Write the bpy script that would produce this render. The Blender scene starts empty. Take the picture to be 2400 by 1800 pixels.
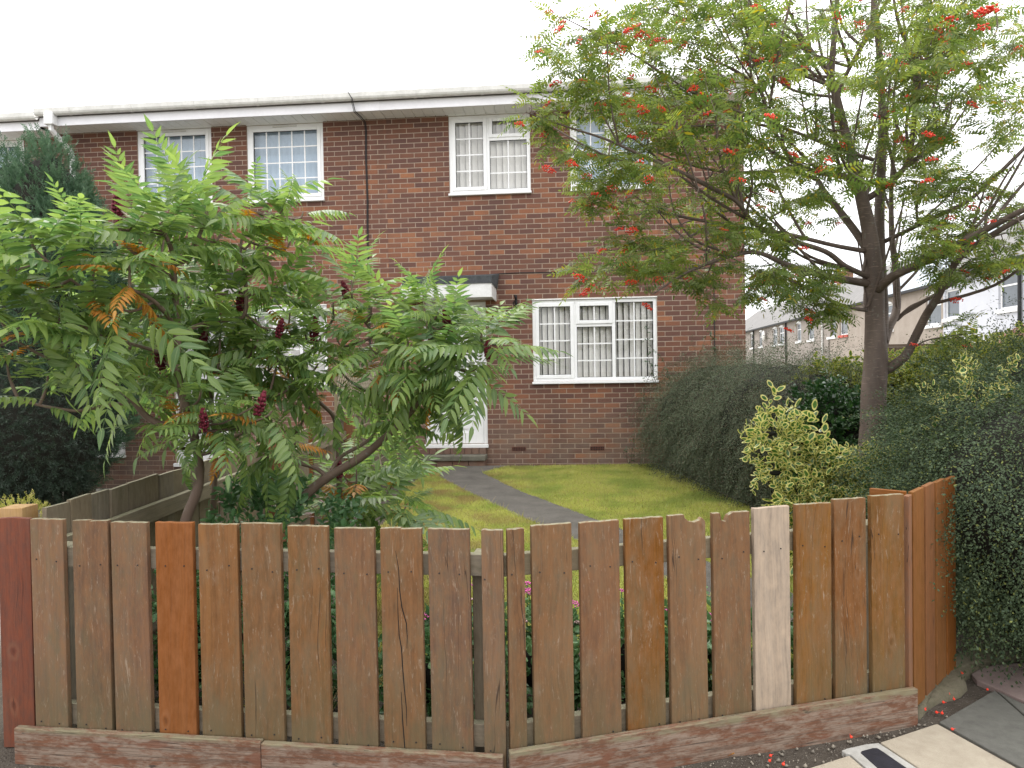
import bpy, bmesh, math, random
import numpy as np
from mathutils import Vector, Matrix, Euler

S = bpy.context.scene
COL = S.collection
rnd = random.Random(11)
rng = np.random.default_rng(11)

# ------------------------------------------------------------------ camera
F_PX, EYE = 1650.0, 1.42
PITCH, ROLL = math.atan(30 / 1650), 0.016
c_f = Vector((0, math.cos(PITCH), -math.sin(PITCH)))
c_r0 = Vector((1, 0, 0))
c_u0 = c_r0.cross(c_f)
c_r = c_r0 * math.cos(ROLL) - c_u0 * math.sin(ROLL)
c_u = c_u0 * math.cos(ROLL) + c_r0 * math.sin(ROLL)
cam_d = bpy.data.cameras.new("camera")
cam_d.sensor_width = 36.0
cam_d.lens = 36.0 * F_PX / 2400
cam_d.clip_start, cam_d.clip_end = 0.05, 1500
cam = bpy.data.objects.new("camera", cam_d)
COL.objects.link(cam)
M3 = Matrix((c_r, c_u, -c_f)).transposed()
cam.matrix_world = Matrix.Translation((0, 0, EYE)) @ M3.to_4x4()
S.camera = cam

# ------------------------------------------------------------------ light
SUN_EL, SUN_AZ = math.radians(52), math.radians(-28)     # azimuth from +Y towards +X
W = bpy.data.worlds.new("World")
S.world = W
W.use_nodes = True
wn, wl = W.node_tree.nodes, W.node_tree.links
wn.clear()
sky = wn.new("ShaderNodeTexSky")
sky.sky_type = 'NISHITA'
sky.sun_disc = False
sky.sun_elevation = SUN_EL
sky.sun_rotation = SUN_AZ
wtc = wn.new("ShaderNodeTexCoord")
wno = wn.new("ShaderNodeTexNoise")
wno.inputs['Scale'].default_value = 2.2
wno.inputs['Detail'].default_value = 5
wl.new(wtc.outputs['Generated'], wno.inputs['Vector'])
wmr = wn.new("ShaderNodeMapRange")
wmr.inputs['From Min'].default_value = 0.42
wmr.inputs['From Max'].default_value = 0.62
wmr.inputs['To Min'].default_value = 0.80
wmr.inputs['To Max'].default_value = 1.0
wl.new(wno.outputs['Fac'], wmr.inputs['Value'])
wmx = wn.new("ShaderNodeMix")
wmx.data_type = 'RGBA'
wsep = wn.new("ShaderNodeSeparateXYZ")                    # overcast: zenith about three times the horizon
wl.new(wtc.outputs['Generated'], wsep.inputs[0])
wcie = wn.new("ShaderNodeMapRange")
wcie.inputs['From Min'].default_value = 0.0
wcie.inputs['From Max'].default_value = 1.0
wcie.inputs['To Min'].default_value = 12.5
wcie.inputs['To Max'].default_value = 36.0
wl.new(wsep.outputs['Z'], wcie.inputs['Value'])
wcl = wn.new("ShaderNodeVectorMath")
wcl.operation = 'SCALE'
wcl.inputs[0].default_value = (1.0, 1.0, 1.012)
wl.new(wcie.outputs['Result'], wcl.inputs['Scale'])
wl.new(wcl.outputs[0], wmx.inputs['B'])
wl.new(wmr.outputs['Result'], wmx.inputs['Factor'])
wl.new(sky.outputs['Color'], wmx.inputs['A'])
wbg = wn.new("ShaderNodeBackground")
wbg.inputs['Strength'].default_value = 0.10
wl.new(wmx.outputs['Result'], wbg.inputs['Color'])
wout = wn.new("ShaderNodeOutputWorld")
wl.new(wbg.outputs['Background'], wout.inputs['Surface'])

sun_d = bpy.data.lights.new("sun", 'SUN')
sun_d.energy = 1.0
sun_d.angle = math.radians(22)
sun_d.color = (1.0, 0.96, 0.9)
sun = bpy.data.objects.new("sun", sun_d)
COL.objects.link(sun)
sd = Vector((math.sin(SUN_AZ) * math.cos(SUN_EL), math.cos(SUN_AZ) * math.cos(SUN_EL), math.sin(SUN_EL)))
sun.rotation_euler = sd.to_track_quat('Z', 'Y').to_euler()

S.view_settings.view_transform = 'Standard'
S.view_settings.look = 'None'
S.view_settings.gamma = 1.0
S.view_settings.use_curve_mapping = False
S.view_settings.exposure = 0.3
try:
    S.cycles.max_bounces = 8
    S.cycles.transparent_max_bounces = 12
    S.cycles.diffuse_bounces = 3
    S.cycles.glossy_bounces = 3
    S.cycles.transmission_bounces = 4
except Exception:
    pass


# ------------------------------------------------------------------ helpers
def ray(px, py):
    return c_f + c_r * ((px - 1200) / F_PX) - c_u * ((py - 900) / F_PX)


def at(px, py, Y):
    d = ray(px, py)
    return Vector((0, 0, EYE)) + d * (Y / d.y)


def gr(px, py, z=0.0):
    d = ray(px, py)
    return Vector((0, 0, EYE)) + d * ((z - EYE) / d.z)


def link(name, data, parent=None, loc=None, rot=None):
    o = bpy.data.objects.new(name, data)
    COL.objects.link(o)
    if parent is not None:
        o.parent = parent
    if loc is not None:
        o.location = loc
    if rot is not None:
        o.rotation_euler = rot
    return o


def tag(o, label=None, cat=None, group=None, kind=None):
    if label: o["label"] = label
    if cat: o["category"] = cat
    if group: o["group"] = group
    if kind: o["kind"] = kind
    return o


def thing(name, label, cat, loc=(0, 0, 0), rotz=0.0, group=None):
    o = link(name, None, None, loc, (0, 0, rotz))
    o.empty_display_size = 0.1
    return tag(o, label, cat, group)


def np_mesh(name, V, faces, mat=None, smooth=False, attrs=None):
    """V (n,3); faces: (m,k) int array or list of lists; attrs: {name: per-vertex float array}"""
    me = bpy.data.meshes.new(name)
    V = np.ascontiguousarray(V, dtype=np.float32)
    if isinstance(faces, np.ndarray):
        m, k = faces.shape
        me.vertices.add(len(V))
        me.vertices.foreach_set("co", V.ravel())
        me.loops.add(m * k)
        me.loops.foreach_set("vertex_index", faces.astype(np.int32).ravel())
        me.polygons.add(m)
        me.polygons.foreach_set("loop_start", np.arange(0, m * k, k, dtype=np.int32))
        me.polygons.foreach_set("loop_total", np.full(m, k, dtype=np.int32))
        if smooth:
            me.polygons.foreach_set("use_smooth", np.ones(m, dtype=bool))
        me.update(calc_edges=True)
    else:
        me.from_pydata([tuple(map(float, v)) for v in V], [], faces)
        if smooth:
            me.polygons.foreach_set("use_smooth", np.ones(len(me.polygons), dtype=bool))
        me.update()
    for a, arr in (attrs or {}).items():
        at_ = me.attributes.new(a, 'FLOAT', 'POINT')
        at_.data.foreach_set("value", np.ascontiguousarray(arr, dtype=np.float32))
    if mat is not None:
        me.materials.append(mat)
    return me


class MB:
    """collects simple shapes, builds ONE mesh object"""

    def __init__(self):
        self.v, self.f, self.t = [], [], []

    def add(self, vs, fs, tone=0.0):
        n = len(self.v)
        self.v += [tuple(p) for p in vs]
        self.t += [tone] * len(vs)
        self.f += [[i + n for i in f] for f in fs]
        return self

    def box(self, x0, x1, y0, y1, z0, z1, tone=0.0):
        vs = [(x0, y0, z0), (x1, y0, z0), (x1, y1, z0), (x0, y1, z0), (x0, y0, z1), (x1, y0, z1), (x1, y1, z1), (x0, y1, z1)]
        fs = [(0, 1, 5, 4), (1, 2, 6, 5), (2, 3, 7, 6), (3, 0, 4, 7), (4, 5, 6, 7), (3, 2, 1, 0)]
        return self.add(vs, fs, tone)

    def prism(self, prof, x0, x1):
        """profile in (y,z), run along x; closed"""
        n = len(prof)
        vs = [(x0, y, z) for y, z in prof] + [(x1, y, z) for y, z in prof]
        fs = [(i, (i + 1) % n, n + (i + 1) % n, n + i) for i in range(n)]
        fs += [tuple(range(n - 1, -1, -1)), tuple(range(n, 2 * n))]
        return self.add(vs, fs)

    def poly(self, pts, y0, y1):
        """outline in (x,z), run along y"""
        n = len(pts)
        vs = [(x, y0, z) for x, z in pts] + [(x, y1, z) for x, z in pts]
        fs = [tuple(range(n)), tuple(range(2 * n - 1, n - 1, -1))]
        fs += [(i, n + i, n + (i + 1) % n, (i + 1) % n) for i in range(n)]
        return self.add(vs, fs)

    def slab(self, pts, z0, z1):
        """outline in (x,y), run along z"""
        n = len(pts)
        vs = [(p[0], p[1], z0) for p in pts] + [(p[0], p[1], z1) for p in pts]
        fs = [tuple(range(n - 1, -1, -1)), tuple(range(n, 2 * n))]
        fs += [(i, (i + 1) % n, n + (i + 1) % n, n + i) for i in range(n)]
        return self.add(vs, fs)

    def tube(self, pts, rad, n=8, tone=0.0, cap=True):
        pts = [Vector(p) for p in pts]
        if not hasattr(rad, '__len__'):
            rad = [rad] * len(pts)
        base = len(self.v)
        up = None
        for i, p in enumerate(pts):
            if i == 0: d = pts[1] - p
            elif i == len(pts) - 1: d = p - pts[i - 1]
            else: d = (pts[i + 1] - pts[i - 1])
            if d.length < 1e-9: d = Vector((0, 0, 1))
            d.normalize()
            if up is None:
                up = d.orthogonal().normalized()
            else:
                up = (up - d * up.dot(d))
                up = up.normalized() if up.length > 1e-6 else d.orthogonal().normalized()
            s = d.cross(up)
            for k in range(n):
                a = 2 * math.pi * k / n
                q = p + (up * math.cos(a) + s * math.sin(a)) * rad[i]
                self.v.append(tuple(q))
                self.t.append(tone)
        for i in range(len(pts) - 1):
            for k in range(n):
                a, b = base + i * n + k, base + i * n + (k + 1) % n
                self.f.append([a, b, b + n, a + n])
        if cap:
            self.f.append([base + k for k in range(n - 1, -1, -1)])
            e = base + (len(pts) - 1) * n
            self.f.append([e + k for k in range(n)])
        return self

    def mesh(self, name, mat, smooth=False, tones=False):
        me = np_mesh(name, np.array(self.v).reshape(-1, 3), self.f, mat, smooth, {'tone': np.array(self.t)} if tones else None)
        return me

    def build(self, name, mat, parent=None, smooth=False, tones=False, bevel=0.0, loc=None, rot=None, seg=2):
        o = link(name, self.mesh(name, mat, smooth, tones), parent, loc, rot)
        if bevel:
            m = o.modifiers.new("bevel", 'BEVEL')
            m.width = bevel
            m.segments = seg
            m.limit_method = 'ANGLE'
            m.angle_limit = math.radians(40)
        return o


# ------------------------------------------------------------------ materials
def new_mat(name):
    m = bpy.data.materials.new(name)
    m.use_nodes = True
    nt = m.node_tree
    nt.nodes.clear()
    out = nt.nodes.new("ShaderNodeOutputMaterial")
    b = nt.nodes.new("ShaderNodeBsdfPrincipled")
    nt.links.new(b.outputs[0], out.inputs['Surface'])
    return m, nt, b, out


class NT:
    def __init__(self, nt): self.nt = nt

    def n(self, t, **kw):
        x = self.nt.nodes.new(t)
        for k, v in kw.items():
            if hasattr(x, k): setattr(x, k, v)
        return x

    def l(self, a, b): self.nt.links.new(a, b)

    def noise(self, vec, scale, detail=4, rough=0.55, dist=0.0):
        x = self.n("ShaderNodeTexNoise")
        x.inputs['Scale'].default_value = scale
        x.inputs['Detail'].default_value = detail
        x.inputs['Roughness'].default_value = rough
        x.inputs['Distortion'].default_value = dist
        if vec is not None: self.l(vec, x.inputs['Vector'])
        return x.outputs['Fac']

    def mapr(self, v, a, b, c=0.0, d=1.0):
        x = self.n("ShaderNodeMapRange")
        x.inputs['From Min'].default_value = a
        x.inputs['From Max'].default_value = b
        x.inputs['To Min'].default_value = c
        x.inputs['To Max'].default_value = d
        self.l(v, x.inputs['Value'])
        return x.outputs['Result']

    def math(self, op, a, b=None):
        x = self.n("ShaderNodeMath", operation=op)
        for i, q in enumerate((a, b)):
            if q is None: continue
            if isinstance(q, (int, float)): x.inputs[i].default_value = q
            else: self.l(q, x.inputs[i])
        return x.outputs[0]

    def mix(self, f, a, b, blend='MIX'):
        x = self.n("ShaderNodeMix", data_type='RGBA')
        x.blend_type = blend
        for i, q in zip(('Factor', 'A', 'B'), (f, a, b)):
            s = x.inputs[i] if i == 'Factor' else [k for k in x.inputs if k.name == i and k.type == 'RGBA'][0]
            if isinstance(q, (int, float)): s.default_value = q
            elif isinstance(q, tuple): s.default_value = (*q[:3], 1)
            else: self.l(q, s)
        return [k for k in x.outputs if k.type == 'RGBA'][0]

    def ramp(self, f, stops, interp='LINEAR'):
        x = self.n("ShaderNodeValToRGB")
        x.color_ramp.interpolation = interp
        e = x.color_ramp.elements
        while len(e) < len(stops): e.new(0.5)
        for el, (p, c) in zip(e, stops):
            el.position = p
            el.color = (*c, 1)
        self.l(f, x.inputs['Fac'])
        return x.outputs['Color']

    def mapping(self, vec, scale=(1, 1, 1), loc=(0, 0, 0)):
        x = self.n("ShaderNodeMapping")
        x.inputs['Scale'].default_value = scale
        x.inputs['Location'].default_value = loc
        self.l(vec, x.inputs['Vector'])
        return x.outputs['Vector']

    def bump(self, h, strength, dist, b):
        x = self.n("ShaderNodeBump")
        x.inputs['Strength'].default_value = strength
        x.inputs['Distance'].default_value = dist
        self.l(h, x.inputs['Height'])
        self.l(x.outputs['Normal'], b.inputs['Normal'])

    def attr(self, name):
        x = self.n("ShaderNodeAttribute", attribute_name=name)
        return x.outputs['Fac']

    def obj(self):
        return self.n("ShaderNodeTexCoord").outputs['Object']

    def pos(self):
        return self.n("ShaderNodeNewGeometry").outputs['Position']

    def orand(self):
        return self.n("ShaderNodeObjectInfo").outputs['Random']


def setv(b, **kw):
    names = dict(rough='Roughness', spec='Specular IOR Level', metal='Metallic', base='Base Color')
    for k, v in kw.items():
        i = b.inputs[names[k]]
        i.default_value = (*v, 1) if isinstance(v, tuple) else v


def rough_mat(name, col, col2=None, scale=8, rough=0.7, bump=0.0, bscale=60, spec=0.3, world=False):
    """a plain surface with mottled tone and fine relief"""
    m, nt, b, out = new_mat(name)
    N = NT(nt)
    vec = N.pos() if world else N.obj()
    c2 = col2 or tuple(c * 0.72 for c in col)
    f = N.math('ADD', N.math('MULTIPLY', N.noise(vec, scale, 6, 0.65), 0.7), N.math('MULTIPLY', N.noise(vec, scale * 11, 4, 0.7), 0.3))
    f = N.mapr(f, 0.36, 0.64)
    N.l(N.mix(f, c2, col), b.inputs['Base Color'])
    setv(b, rough=rough, spec=spec)
    if bump:
        N.bump(N.noise(vec, bscale, 5, 0.6), bump, 0.01, b)
    return m


def brick_mat():
    m, nt, b, out = new_mat("brick_faces")
    N = NT(nt)
    p = N.pos()
    t = N.attr('tone')
    col = N.ramp(t, [(0.0, (0.122, 0.060, 0.046)), (0.25, (0.150, 0.069, 0.047)), (0.60, (0.182, 0.079, 0.047)),
                     (0.82, (0.222, 0.092, 0.050)), (0.94, (0.275, 0.110, 0.055)), (1.0, (0.34, 0.145, 0.068))])
    n1 = N.noise(p, 55, 6, 0.65)
    col = N.mix(N.mapr(n1, 0.25, 0.75), N.mix(0.4, col, (0.07, 0.045, 0.045)), col)
    big = N.noise(p, 0.9, 4, 0.6)
    col = N.mix(N.mapr(big, 0.45, 0.68, 0, 0.4), col, (0.12, 0.066, 0.056))
    # lime bloom and splash dirt on the lowest courses
    z = N.n("ShaderNodeSeparateXYZ")
    N.l(p, z.inputs[0])
    low = N.math('MULTIPLY', N.mapr(z.outputs['Z'], 0.1, 1.05, 0.75, 0.0), N.mapr(N.noise(p, 2.2, 5, 0.65), 0.3, 0.6))
    col = N.mix(low, col, (0.20, 0.15, 0.115))
    st = N.mapr(N.noise(N.mapping(p, (3.2, 3.2, 0.35)), 1.0, 5, 0.6), 0.52, 0.70, 0, 0.38)
    col = N.mix(st, col, (0.085, 0.052, 0.042))
    spots = N.mapr(N.noise(p, 16, 3, 0.5), 0.74, 0.78, 0, 0.55)
    col = N.mix(spots, col, (0.40, 0.36, 0.32))
    N.l(col, b.inputs['Base Color'])
    setv(b, rough=0.85, spec=0.25)
    N.bump(N.noise(p, 140, 4, 0.6), 0.5, 0.004, b)
    return m


def wood_mat(name, a, bcol, pale=(0.30, 0.17, 0.10), green=0.5, worn=0.5, knots=True, cracks=0.85, rough=0.8, grey=0.3, foot=0.6):
    """board: grain runs along local Z; every board gets its own offset"""
    m, nt, b, out = new_mat(name)
    N = NT(nt)
    o = N.obj()
    r = N.orand()
    off = N.n("ShaderNodeVectorMath", operation='ADD')
    N.l(o, off.inputs[0])
    cmb = N.n("ShaderNodeCombineXYZ")
    for i, k in enumerate((37.0, 11.0, 71.0)):
        N.l(N.math('MULTIPLY', r, k), cmb.inputs[i])
    N.l(cmb.outputs[0], off.inputs[1])
    v = off.outputs[0]
    warp = N.noise(N.mapping(v, (5, 5, 1.6)), 1.0, 3, 0.5)
    wv = N.n("ShaderNodeVectorMath", operation='ADD')
    cw = N.n("ShaderNodeCombineXYZ")
    N.l(N.math('MULTIPLY', N.math('SUBTRACT', warp, 0.5), 0.10), cw.inputs[0])
    N.l(v, wv.inputs[0]); N.l(cw.outputs[0], wv.inputs[1])
    gv = wv.outputs[0]
    grain = N.noise(N.mapping(gv, (130, 130, 2.4)), 1.0, 5, 0.6)
    broad = N.noise(N.mapping(gv, (22, 22, 1.3)), 1.0, 4, 0.55)
    col = N.mix(N.mapr(broad, 0.3, 0.7), a, bcol)
    col = N.mix(N.mapr(grain, 0.38, 0.66, 0, 0.5), col, tuple(c * 0.55 for c in a))
    hsv = N.n("ShaderNodeHueSaturation")
    N.l(N.mapr(r, 0, 1, 0.80, 1.16), hsv.inputs['Value'])
    N.l(N.mapr(N.math('FRACT', N.math('MULTIPLY', r, 7.3)), 0, 1, 0.72, 1.22), hsv.inputs['Saturation'])
    N.l(col, hsv.inputs['Color'])
    N.l(N.mapr(N.math('FRACT', N.math('MULTIPLY', r, 13.7)), 0, 1, 0.499, 0.512), hsv.inputs['Hue'])
    col = hsv.outputs['Color']
    # weathering to grey in cloudy areas
    gw = N.mapr(N.noise(N.mapping(v, (11, 11, 3.6)), 1.0, 6, 0.68), 0.44, 0.62, 0, grey)
    col = N.mix(gw, col, (0.140, 0.108, 0.066))
    sm = N.mapr(N.noise(N.mapping(v, (45, 45, 16)), 1.0, 6, 0.7), 0.35, 0.68, 0, 0.5)
    col = N.mix(sm, col, tuple(min(1, c * 1.3) for c in bcol))
    fk = N.mapr(N.noise(N.mapping(gv, (80, 80, 20), (2, 7, 3)), 1.0, 8, 0.8), 0.57, 0.66)
    col = N.mix(N.math('MULTIPLY', fk, worn * 0.75), col, pale)
    # worn flecks down to pale wood
    fl = N.noise(N.mapping(gv, (95, 95, 7)), 1.0, 6, 0.72)
    area = N.mapr(N.noise(N.mapping(v, (9, 9, 3.2)), 1.0, 3, 0.5), 0.44, 0.62)
    fl = N.math('MULTIPLY', N.mapr(fl, 0.60, 0.68), area)
    col = N.mix(N.math('MULTIPLY', fl, worn), col, pale)
    if knots:
        vo = N.n("ShaderNodeTexVoronoi")
        vo.inputs['Scale'].default_value = 1.0
        N.l(N.mapping(gv, (9, 0.01, 4.3)), vo.inputs['Vector'])
        d = vo.outputs['Distance']
        vc = N.n("ShaderNodeSeparateColor")
        N.l(vo.outputs['Color'], vc.inputs[0])
        some = N.math('GREATER_THAN', vc.outputs[0], 0.66)
        d = N.math('ADD', d, N.math('MULTIPLY', N.math('SUBTRACT', N.noise(N.mapping(v, (60, 60, 40)), 1.0, 3, 0.6), 0.5), 0.10))
        core = N.math('MULTIPLY', N.mapr(d, 0.03, 0.09, 1, 0), some)
        ring = N.math('MULTIPLY', N.math('MULTIPLY', N.mapr(d, 0.08, 0.12), N.mapr(d, 0.12, 0.20, 1, 0)), some)
        col = N.mix(N.math('MULTIPLY', core, 0.45), col, tuple(c * 0.35 for c in a))
        col = N.mix(N.math('MULTIPLY', ring, 0.14), col, pale)
    # algae from the foot upwards and in patches
    z = N.n("ShaderNodeSeparateXYZ")
    N.l(o, z.inputs[0])
    al = N.noise(N.mapping(v, (14, 14, 5)), 1.0, 5, 0.65)
    foot_f = N.math('MULTIPLY', N.mapr(z.outputs['Z'], 0.0, 0.42, foot, 0.0), N.mapr(al, 0.3, 0.55))
    patch = N.math('MULTIPLY', N.mapr(al, 0.56, 0.72), green * 0.7)
    col = N.mix(N.math('MAXIMUM', foot_f, patch), col, (0.092, 0.083, 0.044))
    nz = N.n("ShaderNodeSeparateXYZ")
    N.l(N.n("ShaderNodeNewGeometry").outputs['Normal'], nz.inputs[0])
    tp = N.math('MULTIPLY', N.mapr(nz.outputs['Z'], 0.5, 0.9, 0, min(1.0, green * 1.6)), N.mapr(N.noise(N.mapping(v, (60, 60, 60)), 1.0, 3, 0.6), 0.3, 0.55))
    col = N.mix(tp, col, (0.23, 0.215, 0.145))      # lichen on the cut tops
    # fine drying cracks
    cr = N.noise(N.mapping(gv, (34, 34, 0.9), (3, 1, 5)), 1.0, 2, 0.4)
    crack = N.mapr(N.math('ABSOLUTE', N.math('SUBTRACT', cr, 0.5)), 0.0, 0.008, 1, 0)
    crack = N.math('MULTIPLY', crack, N.mapr(N.noise(N.mapping(v, (8, 8, 1.5), (9, 2, 1)), 1.0, 2, 0.5), 0.60, 0.63))
    col = N.mix(N.math('MULTIPLY', crack, cracks), col, (0.02, 0.013, 0.01))
    N.l(col, b.inputs['Base Color'])
    setv(b, rough=rough, spec=0.25)
    h = N.math('SUBTRACT', N.math('MULTIPLY', grain, 0.6), N.math('MULTIPLY', crack, 1.5 * cracks))
    N.bump(h, 0.55, 0.003, b)
    return m


def kick_mat():
    """gravel board: old brown stain under flaking whitish bloom, green along the top edge (local X is up, Z along)"""
    m, nt, b, out = new_mat("flaking_gravel_board")
    N = NT(nt)
    o = N.obj()
    r = N.orand()
    off = N.n("ShaderNodeVectorMath", operation='ADD')
    N.l(o, off.inputs[0])
    cmb = N.n("ShaderNodeCombineXYZ")
    for i, k in enumerate((3.0, 11.0, 17.0)): N.l(N.math('MULTIPLY', r, k), cmb.inputs[i])
    N.l(cmb.outputs[0], off.inputs[1])
    v = off.outputs[0]
    brown = N.mix(N.mapr(N.noise(N.mapping(v, (40, 40, 5)), 1.0, 5, 0.6), 0.3, 0.7), (0.110, 0.055, 0.034), (0.175, 0.080, 0.046))
    fl = N.noise(N.mapping(v, (26, 26, 8)), 1.0, 7, 0.72)
    fine = N.noise(N.mapping(v, (150, 150, 40)), 1.0, 4, 0.65)
    f = N.math('ADD', N.math('MULTIPLY', fl, 0.75), N.math('MULTIPLY', fine, 0.32))
    col = N.mix(N.mapr(f, 0.46, 0.60, 0, 0.85), brown, (0.255, 0.195, 0.150))
    gl = N.mapr(N.noise(N.mapping(v, (170, 170, 2.2)), 1.0, 4, 0.6), 0.5, 0.62, 0, 0.55)
    col = N.mix(gl, col, (0.085, 0.060, 0.045))
    red = N.mapr(N.noise(N.mapping(v, (14, 14, 6), (4, 4, 4)), 1.0, 3, 0.5), 0.60, 0.66, 0, 0.7)
    col = N.mix(red, col, (0.15, 0.058, 0.032))
    dk = N.mapr(N.noise(N.mapping(v, (18, 18, 7), (8, 1, 4)), 1.0, 4, 0.6), 0.66, 0.72, 0, 0.8)
    col = N.mix(dk, col, (0.035, 0.028, 0.024))
    sx = N.n("ShaderNodeSeparateXYZ"); N.l(o, sx.inputs[0])
    top = N.math('MULTIPLY', N.mapr(sx.outputs['X'], 0.130, 0.142), N.mapr(fl, 0.42, 0.58, 0.05, 0.75))
    col = N.mix(top, col, (0.18, 0.165, 0.095))
    cr = N.noise(N.mapping(v, (60, 60, 1.2)), 1.0, 2, 0.4)
    crack = N.math('MULTIPLY', N.mapr(N.math('ABSOLUTE', N.math('SUBTRACT', cr, 0.5)), 0, 0.012, 1, 0), N.mapr(fl, 0.5, 0.56))
    col = N.mix(N.math('MULTIPLY', crack, 0.7), col, (0.03, 0.02, 0.016))
    N.l(col, b.inputs['Base Color'])
    setv(b, rough=0.9, spec=0.2)
    N.bump(N.math('ADD', f, N.math('MULTIPLY', crack, -0.6)), 0.7, 0.004, b)
    return m


def leaf_mat(name, dark, light, trans=0.35, rib=None, rough=0.45, spec=0.45, edge=None, odd=None, odd_p=0.0):
    m, nt, b, out = new_mat(name)
    N = NT(nt)
    p = N.pos()
    t = N.math('FRACT', N.math('ADD', N.attr('tone'), N.orand()))
    f = N.math('ADD', N.math('MULTIPLY', t, 0.65), N.math('MULTIPLY', N.noise(p, 3.0, 3, 0.5), 0.5))
    col = N.mix(N.mapr(f, 0.15, 0.95), dark, light)
    if odd is not None:
        k = N.math('FRACT', N.math('MULTIPLY', N.math('ADD', t, 0.137), 17.31))
        col = N.mix(N.math('LESS_THAN', k, odd_p), col, odd)
    if edge is not None:
        e = N.math('ADD', N.attr('edge'), N.math('MULTIPLY', N.math('SUBTRACT', N.noise(p, 60, 2, 0.5), 0.5), 0.5))
        col = N.mix(N.mapr(e, 0.60, 0.72), col, edge)
    if rib is not None:
        rr = N.mapr(N.attr('rib'), 0.80, 1.0)
        col = N.mix(N.math('MULTIPLY', rr, 0.75), col, rib)
    N.l(col, b.inputs['Base Color'])
    setv(b, rough=rough, spec=spec)
    tr = N.n("ShaderNodeBsdfTranslucent")
    hs = N.n("ShaderNodeHueSaturation")
    hs.inputs['Value'].default_value = 1.7
    hs.inputs['Saturation'].default_value = 1.1
    N.l(col, hs.inputs['Color'])
    N.l(hs.outputs['Color'], tr.inputs['Color'])
    mx = N.n("ShaderNodeMixShader")
    mx.inputs[0].default_value = trans
    N.l(b.outputs[0], mx.inputs[1])
    N.l(tr.outputs[0], mx.inputs[2])
    N.l(mx.outputs[0], out.inputs['Surface'])
    return m


def glass_mat():
    m, nt, b, out = new_mat("window_glass")
    N = NT(nt)
    nt.nodes.remove(b)
    fr = N.n("ShaderNodeLayerWeight")
    fr.inputs['Blend'].default_value = 0.5
    tr = N.n("ShaderNodeBsdfTransparent")
    tr.inputs['Color'].default_value = (0.94, 0.96, 0.96, 1)
    gl = N.n("ShaderNodeBsdfGlossy")
    gl.inputs['Roughness'].default_value = 0.01
    mx = N.n("ShaderNodeMixShader")
    f2 = N.math('ADD', N.math('MULTIPLY', N.math('POWER', fr.outputs['Facing'], 5), 0.9), 0.085)     # two panes' worth of mirror
    N.l(f2, mx.inputs[0])
    N.l(tr.outputs[0], mx.inputs[1])
    N.l(gl.outputs[0], mx.inputs[2])
    N.l(mx.outputs[0], out.inputs['Surface'])
    return m


def bark_mat(name, a, bcol, ringed=True):
    m, nt, b, out = new_mat(name)
    N = NT(nt)
    p = N.pos()
    n1 = N.noise(N.mapping(p, (9, 9, 3)), 1.0, 5, 0.6)
    col = N.mix(N.mapr(n1, 0.3, 0.7), a, bcol)
    h = n1
    if ringed:     # horizontal lenticel lines
        ln = N.noise(N.mapping(p, (14, 14, 120)), 1.0, 3, 0.5)
        lf = N.mapr(ln, 0.60, 0.66)
        col = N.mix(N.math('MULTIPLY', lf, 0.45), col, tuple(min(1, c * 2.0) for c in bcol))
        h = ln
    li = N.mapr(N.noise(p, 26, 4, 0.6), 0.62, 0.68, 0, 0.5)
    col = N.mix(li, col, (0.20, 0.20, 0.17))
    N.l(col, b.inputs['Base Color'])
    setv(b, rough=0.62, spec=0.35)
    N.bump(h, 0.5, 0.004, b)
    return m


M = {}
M['brick'] = brick_mat()
M['mortar'] = rough_mat("mortar", (0.41, 0.325, 0.255), (0.31, 0.24, 0.185), 30, 0.9, 0.4, 150)
M['upvc'] = rough_mat("white_plastic", (0.80, 0.80, 0.80), (0.74, 0.74, 0.735), 3, 0.32, spec=0.5)
M['paint'] = rough_mat("white_painted_board", (0.74, 0.74, 0.73), (0.55, 0.55, 0.53), 5, 0.5, 0.1, 80)
M['fascia'] = rough_mat("fascia_plastic", (0.82, 0.81, 0.84), (0.73, 0.72, 0.75), 2.5, 0.4)
M['gutter'] = rough_mat("gutter_plastic", (0.70, 0.69, 0.665), (0.54, 0.53, 0.50), 9, 0.6, 0.1, 60)
M['soffit'] = rough_mat("soffit_plastic", (0.84, 0.83, 0.81), (0.74, 0.73, 0.70), 4, 0.6)
M['felt'] = rough_mat("roofing_felt", (0.085, 0.09, 0.095), (0.045, 0.05, 0.052), 25, 0.95, 0.8, 240)
M['tile'] = rough_mat("concrete_roof_tile", (0.16, 0.14, 0.125), (0.09, 0.08, 0.075), 5, 0.9, 0.4, 60)
M['iron'] = rough_mat("black_iron", (0.02, 0.02, 0.022), (0.012, 0.012, 0.013), 20, 0.5)
M['cable'] = rough_mat("black_cable", (0.025, 0.025, 0.027), (0.016, 0.016, 0.017), 20, 0.6)
M['glass'] = glass_mat()
M['room'] = rough_mat("room_plaster", (0.18, 0.16, 0.14), None, 3, 0.9)
M['blind'] = rough_mat("fabric_blind", (0.78, 0.735, 0.695), (0.70, 0.655, 0.615), 14, 0.9)
M['net'] = rough_mat("sky_tinted_curtain", (0.50, 0.60, 0.72), (0.40, 0.50, 0.62), 8, 0.9)  # curtain colour also carries the sky blue reflected in the panes
M['terracotta'] = rough_mat("air_brick_clay", (0.15, 0.06, 0.04), (0.10, 0.045, 0.035), 30, 0.85)
M['dark'] = rough_mat("dark_recess", (0.012, 0.011, 0.01), None, 9, 0.95)
M['concrete'] = rough_mat("grey_concrete", (0.36, 0.35, 0.32), (0.26, 0.255, 0.235), 11, 0.9, 0.4, 160)
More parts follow.
